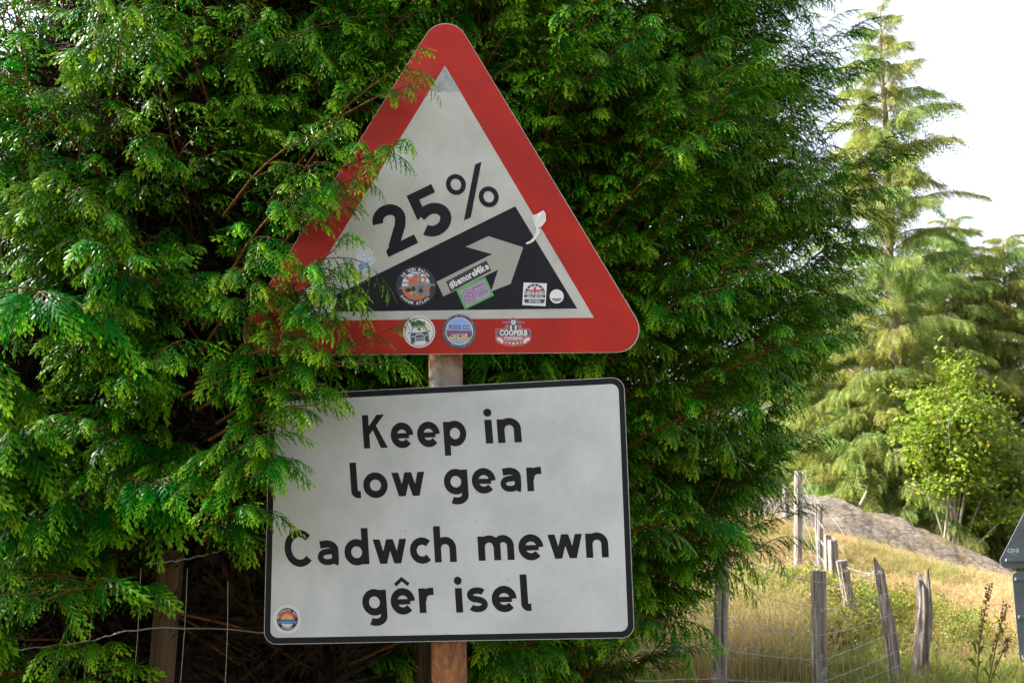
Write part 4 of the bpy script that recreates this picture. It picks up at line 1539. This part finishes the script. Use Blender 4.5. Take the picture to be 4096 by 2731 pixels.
def field(name, n, xr, yr, keep, protos, smin, smax, label):
    P, Rr, S, I = [], [], [], []
    k = 0
    while len(P) < n and k < n * 30:
        k += 1
        y = r.uniform(*yr)
        x = r.uniform(*xr) if not callable(xr) else r.uniform(*xr(y))
        if r.random() > keep(x, y): continue
        z = float(ground_z(x, y))
        if 13.4 < y < 17 and rock_z(np.array([x]), np.array([y]))[0] > z - 0.02: continue
        P.append((x, y, z)); Rr.append((r.uniform(-.12, .12), r.uniform(-.12, .12), r.uniform(0, 6.28)))
        S.append(r.uniform(smin, smax)); I.append(r.randrange(len(protos)))
    return scatter(name, P, Rr, S, I, protos, None, label)


def greenness(x, y):
    """1 near the fence corner and in a strip up the slope, 0 on the parched bank"""
    u = x / y
    g = 1 - sstep(7.0, 10.0, np.float64(y)) * 0.86
    if u > 0.44 and y > 6.8: g *= 0.15
    return float(np.clip(g * (0.75 + 0.45 * wob(x, y, 1.3)), 0.04, 1))


bm = lambda x, y: float(np.exp(-(((x - 2.15) / 0.60) ** 2 + ((y - 8.3) / 1.1) ** 2)) + 0.8 * np.exp(-(((x - 2.95) / 0.35) ** 2 + ((y - 7.7) / 0.45) ** 2)))
xr = lambda y: (0.12 * y, 0.62 * y + 0.4)
field('dry_grass', 2200, xr, (6.3, 10.5), lambda x, y: (1 - greenness(x, y)) * (1 - min(1, 1.1 * bm(x, y))), DRY, 0.6, 1.1, 'parched straw-coloured grass on the lower bank')
field('short_dry_grass', 4200, xr, (9.5, 14.4), lambda x, y: 1 - 0.6 * greenness(x, y), DRY, 0.30, 0.62, 'short parched grass on the bank below the rock')
field('green_grass', 3200, xr, (4.0, 12.5), lambda x, y: greenness(x, y) * (1 if y > 6.1 else 0.35) * (1 - min(1, bm(x, y))), GRN, 0.5, 1.0, 'green and yellowing grass round the fence posts')
field('tall_seed_grass', 260, lambda y: (0.10 * y, 0.29 * y), (5.7, 7.0), lambda x, y: 0.8, TALL, 0.7, 1.1, 'tall dry seeding grass behind the wire')
field('bilberry_scrub', 1300, (0.6, 3.6), (6.4, 10.2), bm, BIL, 0.7, 1.25, 'yellow and orange-green bilberry scrub on the mound behind the fence')
# tufts along the top of the rock
P, Rr, S, I = [], [], [], []
for k in range(380):
    x = r.uniform(3.2, 8.0); y = r.uniform(13.9, 15.9)
    P.append((x, y, float(rock_z(np.array([x]), np.array([y]))[0]) - 0.02)); Rr.append((0, 0, r.uniform(0, 6.28))); S.append(r.uniform(0.2, 0.55)); I.append(r.randrange(3))
scatter('rock_top_grass', P, Rr, S, I, DRY, None, 'thin dry grass and moss tufts along the top of the rock')

# ------------------------------------------------------------------ fences
M['post'] = woodmat('weathered_grey_post', (0.07, 0.058, 0.05), (0.24, 0.21, 0.185), (0.44, 0.40, 0.36), (0.42, 0.43, 0.37))
M['oldpost'] = woodmat('decayed_post', (0.025, 0.019, 0.015), (0.17, 0.14, 0.118), (0.40, 0.36, 0.32))
M['brownpost'] = woodmat('brown_post', (0.03, 0.019, 0.011), (0.075, 0.05, 0.03), (0.14, 0.10, 0.065))
M['wire'] = plain('galvanised_wire', (0.33, 0.35, 0.36), 0.45, 0.5, 0.6)
M['bright_wire'] = plain('new_galvanised_wire', (0.62, 0.65, 0.68), 0.35, 0.5, 0.6)


def wood_post(name, base, top, rad, mat, parent, seed, jag=0.0, taper=1.0, square=False):
    r = random.Random(seed)
    base, top = Vector(base), Vector(top)
    n, m_ = 20, 16
    amp = [r.uniform(-.09, .07) for _ in range(n)]
    cr = [r.randrange(n) for _ in range(4)]
    if square: shp = [1.0 / max(abs(math.cos(2 * math.pi * k / n)), abs(math.sin(2 * math.pi * k / n))) * 0.85 for k in range(n)]
    else: shp = [1.0] * n
    d = (top - base).normalized()
    a = d.cross(Vector((0, 1, 0.01))).normalized(); b_ = d.cross(a)
    jt = [0.0] * n
    if jag:
        lv_ = [r.choice((0.25, 0.5, 0.8, 1.1)) for _ in range(7)]
        lv_[seed % 7] = 0.0
        jt = [-jag * (lv_[(k * 7) // n] + 0.15 * r.random()) for k in range(n)]
    V, Fs = [], []
    for i in range(m_ + 1):
        f = i / m_
        c_ = base.lerp(top, f)
        if jag: c_ = c_ + Vector((0.012 * math.sin(f * 5 + seed), 0, 0))
        for k in range(n):
            th = 2 * math.pi * k / n
            q = rad * shp[k] * (1 + amp[k] + r.uniform(-.02, .02)) * (1 + (taper - 1) * f)
            if k in cr: q *= 0.72 + 0.1 * math.sin(f * 9 + k)
            if jag: q *= (1 + 0.10 * math.sin(f * 14 + k * 0.8 + seed)) * (1 - 0.10 * max(0, (f - 0.7) / 0.3) * (1 if (k // 3 + seed) % 3 else 2.2))
            V.append(c_ + (a * math.cos(th) + b_ * math.sin(th)) * q + d * (jt[k] * max(0, (f - 0.6) / 0.4)))
    for i in range(m_):
        for k in range(n):
            Fs.append((i * n + k, i * n + (k + 1) % n, (i + 1) * n + (k + 1) % n, (i + 1) * n + k))
    V.append(top - d * (jag * 0.6 + 0.002))
    Fs += [(m_ * n + k, m_ * n + (k + 1) % n, len(V) - 1) for k in range(n)]
    mb = MB()
    mb.add(V, Fs)
    return mb.build(name, mat, parent)


def k4(x, y): return (2900 + x / 1.78, 1850 + y / 1.78)
def k8(x, y): return (x / 1.887, 1900 + y / 1.887)


def post_px(name, pt_, pb_, Y, rad, mat, parent, seed, **kw):
    t_, b0 = at(*pt_, Y), at(*pb_, Y)
    d = (b0 - t_)
    g = float(ground_z(b0.x, Y)) - 0.15
    b1 = t_ + d * ((g - t_.z) / d.z)
    return wood_post(name, b1, t_, rad, mat, parent, seed, **kw)


def wire_px(name, pts, rad, mat, parent, barbed=False, wig=0.004, seed=1):
    r = random.Random(seed)
    w3 = [at(x, y, Y) for x, y, Y in pts]
    fine = []
    for i in range(len(w3) - 1):
        p0, p1, p2, p3 = w3[max(i - 1, 0)], w3[i], w3[i + 1], w3[min(i + 2, len(w3) - 1)]
        for j in range(10):
            t = j / 10
            q = 0.5 * ((2 * p1) + (p2 - p0) * t + (2 * p0 - 5 * p1 + 4 * p2 - p3) * t * t + (3 * p1 - p0 - 3 * p2 + p3) * t ** 3)
            fine.append(q + Vector((0, 0, wig * math.sin(len(fine) * 2.1))))
    fine.append(w3[-1])
    mb = MB()
    mb.tube(fine, rad, 5)
    if barbed:
        tot = 0
        for i in range(1, len(fine)):
            tot += (fine[i] - fine[i - 1]).length
            if tot > 0.11:
                tot = 0
                for q in range(3):
                    d = Vector((r.uniform(-1, 1), r.uniform(-1, 1), r.uniform(-1, 1))).normalized() * 0.016
                    mb.tube([fine[i] - d, fine[i] + d], 0.0013, 4)
    return mb.build(name, mat, parent)


cor = at(*k4(666, 1300), 5.6)
fence = empty('wire_fence', (cor.x, 5.6, float(ground_z(cor.x, 5.6))))
tag(fence, 'stock fence of weathered posts and wire running from the conifers to the corner', 'fence')
post_px('post', k8(1300, 560), k8(1215, 1568), 2.62, 0.031, M['brownpost'], fence, 1)
post_px('post', (1690, 2350), (1682, 2731), 3.5, 0.040, M['brownpost'], fence, 2)
post_px('post', (2890, 2190), (2876, 2731), 5.3, 0.036, M['post'], fence, 3)
post_px('post', k4(664, 768), k4(672, 1568), 5.6, 0.040, M['post'], fence, 4, square=True)
post_px('post', k4(830, 695), k4(962, 1400), 6.9, 0.036, M['post'], fence, 5)
hp = post_px('post', k4(1098, 660), k4(1205, 1568), 5.9, 0.040, M['oldpost'], fence, 6, jag=0.10, taper=0.8)
hp['label'] = 'split leaning post with a broken top'
D_ = 5.56
WR = [
    ([(2560, 2150, 5.2), (2890, 2205, 5.25), (*k4(170, 705), 5.35), (*k4(400, 790), 5.45), (*k4(610, 842), 5.54), (*k4(720, 856), 5.54), (*k4(830, 880), 5.7), (*k4(1000, 822), 5.8), (*k4(1112, 775), 5.86)], True),
    ([(1690, 2520, 3.45), (2300, 2340, 4.3), (2880, 2335, 5.25), (*k4(50, 895), 5.3), (*k4(300, 965), 5.42), (*k4(610, 1030), 5.54), (*k4(730, 1042), 5.54), (*k4(900, 1005), 5.7), (*k4(1175, 925), 5.86)], False),
    ([(*k8(90, 1320), 2.55), (*k8(640, 1255), 2.56), (*k8(1380, 1150), 2.57), (1690, 2560, 3.45), (2300, 2480, 4.3), (2880, 2470, 5.25), (*k4(0, 1120), 5.3), (*k4(300, 1180), 5.42), (*k4(610, 1222), 5.54), (*k4(740, 1215), 5.54), (*k4(1000, 1150), 5.75), (*k4(1200, 1072), 5.86)], False),
    ([(2300, 2610, 4.3), (2880, 2590, 5.25), (*k4(0, 1335), 5.3), (*k4(300, 1375), 5.42), (*k4(620, 1398), 5.54), (*k4(740, 1387), 5.54), (*k4(1050, 1270), 5.75), (*k4(1230, 1200), 5.86)], False),
    ([(2300, 2730, 4.3), (2880, 2712, 5.25), (*k4(0, 1545), 5.3), (*k4(620, 1567), 5.54), (*k4(740, 1542), 5.54), (*k4(1000, 1442), 5.75), (*k4(1245, 1330), 5.86)], False),
    ([(*k4(700, 1680), 5.55), (*k4(900, 1580), 5.7), (*k4(1250, 1440), 5.86)], False),
    ([(*k4(870, 745), 6.8), (*k4(1010, 788), 6.3), (*k4(1110, 772), 5.9)], True),
    ([(*k8(1100, 672), 2.55), (*k8(1390, 635), 2.57), (*k8(1700, 560), 2.7)], False),
]
for i, (pts, bb) in enumerate(WR):
    wire_px('barbed_wire' if bb else 'line_wire', pts, 0.0026 if bb else 0.0019, M['wire'], fence, bb, 0.002, i)
for i in range(13):        # upright stay wires of the netting
    x = 62 + i * 43
    wire_px('stay_wire', [(*k4(x - 3, 925 + 0.165 * x), 5.3 + 0.0004 * x), (*k4(x + 6, 1300), 5.3 + 0.0004 * x), (*k4(x, 1580), 5.3 + 0.0004 * x)], 0.0011, M['wire'], fence, False, 0.001)
for i in range(9):
    x = 770 + i * 46
    wire_px('stay_wire', [(*k4(x, 1035 - 0.27 * (x - 740)), 5.6 + 0.0006 * (x - 740)), (*k4(x + 12, 1300), 5.6 + 0.0006 * (x - 740)), (*k4(x + 40, 1580), 5.6 + 0.0006 * (x - 740))], 0.0011, M['wire'], fence, False, 0.001)
for a, b_ in (((1064, 700), (1010, 1568)), ((1415, 700), (1362, 1568)), ((712, 850), (632, 1568)), ((1720, 800), (1700, 1568))):
    wire_px('stay_wire', [(*k8(*a), 2.55), (*k8((a[0] + b_[0]) / 2 + 6, (a[1] + b_[1]) / 2), 2.55), (*k8(*b_), 2.55)], 0.0008, M['wire'], fence, False, 0.001)
for i in range(8):
    px = 2480 + i * 52
    wire_px('stay_wire', [(px, 2330, 4.5 + 0.0015 * (px - 2400)), (px + 2, 2731, 4.5 + 0.0015 * (px - 2400))], 0.0012, M['wire'], fence, False, 0.001)

f2 = at(*k4(522, 600), 11.0)
fence2 = empty('wire_fence', (f2.x, 11.0, float(ground_z(f2.x, 11.0))))
tag(fence2, 'bright netting fence on pale posts climbing the slope behind the corner post', 'fence')
post_px('post', k4(520, 60), k4(520, 600), 11.0, 0.045, M['post'], fence2, 11)
post_px('post', k4(668, 300), k4(672, 900), 9.0, 0.032, M['post'], fence2, 12)
post_px('post', k4(766, 548), k4(795, 1110), 8.6, 0.042, M['post'], fence2, 13)
post_px('post', k4(728, 512), k4(735, 1000), 9.3, 0.034, M['post'], fence2, 14)
post_px('post', k4(430, 150), k4(432, 380), 14.0, 0.045, M['post'], fence2, 15)
for i, (y0, y1, y2) in enumerate(((60, 270, 500), (150, 400, 590), (260, 520, 680), (380, 640, 800), (500, 760, 920))):
    wire_px('line_wire', [(*k4(430, y0 + 60 - 0.2 * y0), 13.9), (*k4(540, y0), 10.95), (*k4(655, y1), 8.95), (*k4(800, y1 + 170), 8.55), (*k4(850, y1 + 260), 7.0)], 0.0016, M['wire'], fence2, False, 0.006, i)
for i in range(7):
    t = (i + 0.5) / 7
    x = 545 + t * 110
    wire_px('stay_wire', [(*k4(x, 60 + t * 210), 10.9 - 1.9 * t), (*k4(x, 500 + t * 260), 10.9 - 1.9 * t)], 0.0010, M['wire'], fence2, False, 0.003)

ip = at(*k4(1395, 1530), 6.0)
dp = post_px('broken_post', k4(1408, 735), k4(1398, 1560), 6.0, 0.050, M['oldpost'], None, 23, jag=0.13, taper=0.85)
tag(dp, 'dark rotten post with a splintered tip standing alone on the dry bank', 'post')
# a fallen pale stick by the rock
wire_px_pts = [k4(965, 300), k4(985, 260), k4(1010, 200)]
mb = MB()
mb.tube([at(*p, 15.6) for p in wire_px_pts], [0.03, 0.024, 0.012], 6)
tag(mb.build('dead_stick', M['hazel_bark']), 'short pale dead stick poking up behind the rock', 'stick')

# ------------------------------------------------------------------ the sign seen from behind at the right edge
r5 = lambda x, y: (3860 + x / 2.144, 2000 + y / 2.144)
SBY = 6.3
plB = Plate((at(4200, 2200, SBY).x, SBY, 1.2), math.radians(-4.0))
bs = at(4290, 2500, SBY)
back = empty('road_sign', (bs.x, SBY + 0.05, float(ground_z(bs.x, SBY))))
tag(back, 'grey back of a triangular sign and its plate at the right edge', 'road sign')
tri = round_poly([(4296, 1660), (4605, 2268), (3984, 2271)], 26, 8)
tb = slab('triangular_plate', plB, tri, 0.004, M['back'], back)
slab('stiffener_rail', plB, [(4020, 2233), (4570, 2231), (4570, 2242), (4018, 2244)], 0.02, M['back'], tb, back=-0.021)
slab('stiffener_rail', plB, [(4190, 1930), (4400, 1930), (4400, 1941), (4186, 1941)], 0.02, M['back'], tb, back=-0.021)
rc = round_poly([(4048, 2286), (4540, 2286), (4528, 2649), (4080, 2649)], 20, 6)
rb = slab('rectangular_plate', plB, rc, 0.004, M['back'], back)
for y in (2309, 2460, 2619):
    slab('stiffener_rail', plB, [(4056 + (y - 2309) * 0.088, y), (4530, y), (4530, y + 10), (4057 + (y - 2309) * 0.088, y + 10)], 0.02, M['back'], rb, back=-0.021)
mb = MB()
mb.tube([at(4290, 1900, SBY) + Vector((0, -0.07, 0)), Vector((bs.x, SBY - 0.07, float(ground_z(bs.x, SBY)) - .2))], 0.038, 20)
mb.build('post', M['alu'], back, smooth=True)
mb = MB()
st = flat('sticker', plB, [text_line('CDG', (4029, 2208), (4076, 2207), 14, 0.05, 0.12)[i] for i in range(3)], ink('white'), 4, tb)
st2 = flat('sticker_print', plB, [[(4040, 2211), (4074, 2210), (4064, 2218), (4058, 2222), (4050, 2218)]], ink('green'), 4, tb)

# ------------------------------------------------------------------ seeding stalks in the right foreground
M['stalk'] = barkmat('dry_brown_stalk', (0.10, 0.055, 0.03), (0.22, 0.13, 0.07), 40)
M['seed'] = barkmat('dry_seed_capsules', (0.13, 0.085, 0.045), (0.30, 0.20, 0.11), 60)
M['dock'] = leafmat('stalk_leaf', (0.07, 0.12, 0.015), (0.14, 0.20, 0.03), (0.26, 0.27, 0.04), 0.5, 0.35, 0.35, 0.2)
DY = 4.2
sp = at(4000, 2731, DY)
plant = empty('seeding_plant', (sp.x, DY, float(ground_z(sp.x, DY))))
tag(plant, 'withered plant with three brown seed spikes in front of the grey sign back', 'plant')
for i, (pp, s0, nsd) in enumerate((([(95, 1900), (105, 1568), (120, 1250), (150, 1050), (190, 850), (215, 715)], 0.42, 62), ([(150, 1900), (200, 1568), (270, 1230), (320, 1030), (362, 875)], 0.42, 54), ([(130, 1900), (215, 1568), (300, 1350), (350, 1250), (402, 1155)], 0.55, 34))):
    pts3 = [at(*r5(*q), DY + 0.05 * i) for q in pp]
    fine = []
    for j in range(len(pts3) - 1):
        for t in range(6): fine.append(pts3[j].lerp(pts3[j + 1], t / 6))
    fine.append(pts3[-1])
    n = len(fine)
    mb = MB()
    mb.tube(fine, [0.0034 * (1 - 0.75 * j / n) for j in range(n)], 6)
    stk = mb.build('stalk', M['stalk'], plant, smooth=True)
    rr = random.Random(60 + i)
    mb = MB()
    for q in range(nsd):
        f = s0 + (1 - s0) * (q / nsd) ** 0.75
        j = min(n - 2, int(f * (n - 1)))
        p = fine[j].lerp(fine[j + 1], f * (n - 1) - j)
        a = rr.uniform(0, 6.28)
        o = Vector((math.cos(a), math.sin(a), rr.uniform(-.3, .5))) * rr.uniform(0.006, 0.014)
        sz = rr.uniform(0.0035, 0.0065) * (1.25 - 0.5 * (q / nsd))
        c_ = p + o
        u = Vector((0, 0, 1)); h1 = Vector((math.cos(a), math.sin(a), 0)); h2 = Vector((-math.sin(a), math.cos(a), 0))
        mb.add([c_ + u * sz * 1.4, c_ + h1 * sz, c_ + h2 * sz, c_ - h1 * sz, c_ - h2 * sz, c_ - u * sz], [(0, 1, 2), (0, 2, 3), (0, 3, 4), (0, 4, 1), (5, 2, 1), (5, 3, 2), (5, 4, 3), (5, 1, 4)])
    sd = mb.build('seed_head', M['seed'], stk)
    sd['kind'] = 'stuff'
for a, b_, w_ in (((118, 1330), (190, 1278), 0.016), ((100, 1440), (0, 1385), 0.018), ((100, 1320), (52, 1225), 0.013), ((110, 1470), (155, 1400), 0.011), ((205, 1520), (140, 1465), 0.013),
                  ((225, 1530), (305, 1545), 0.018), ((110, 1560), (40, 1540), 0.024), ((105, 1620), (190, 1640), 0.024), ((215, 1440), (235, 1330), 0.010), ((255, 1430), (325, 1412), 0.010)):
    A, B = at(*r5(*a), DY), at(*r5(*b_), DY - 0.05)
    d = B - A
    s = d.cross(Vector((0.2, 1, 0.5))).normalized() * (w_ * 0.55)
    mb = MB()
    V, Fs = [], []
    for j in range(7):
        f = j / 6
        c_ = A + d * f + Vector((0, 0, 0.02 * math.sin(f * 3.1)))
        ww = math.sin(math.pi * (0.06 + 0.94 * f)) ** 0.8 * (1 - 0.25 * f) + 0.01
        V += [c_ - s * ww + Vector((0, 0, .004)), c_, c_ + s * ww + Vector((0, 0, .004))]
        if j: Fs += [(3 * j - 3, 3 * j - 2, 3 * j + 1, 3 * j), (3 * j - 2, 3 * j - 1, 3 * j + 2, 3 * j + 1)]
    mb.add(V, Fs, 0, [0.45] * len(V))
    mb.build('leaf', M['dock'], plant, smooth=True, tip=True)
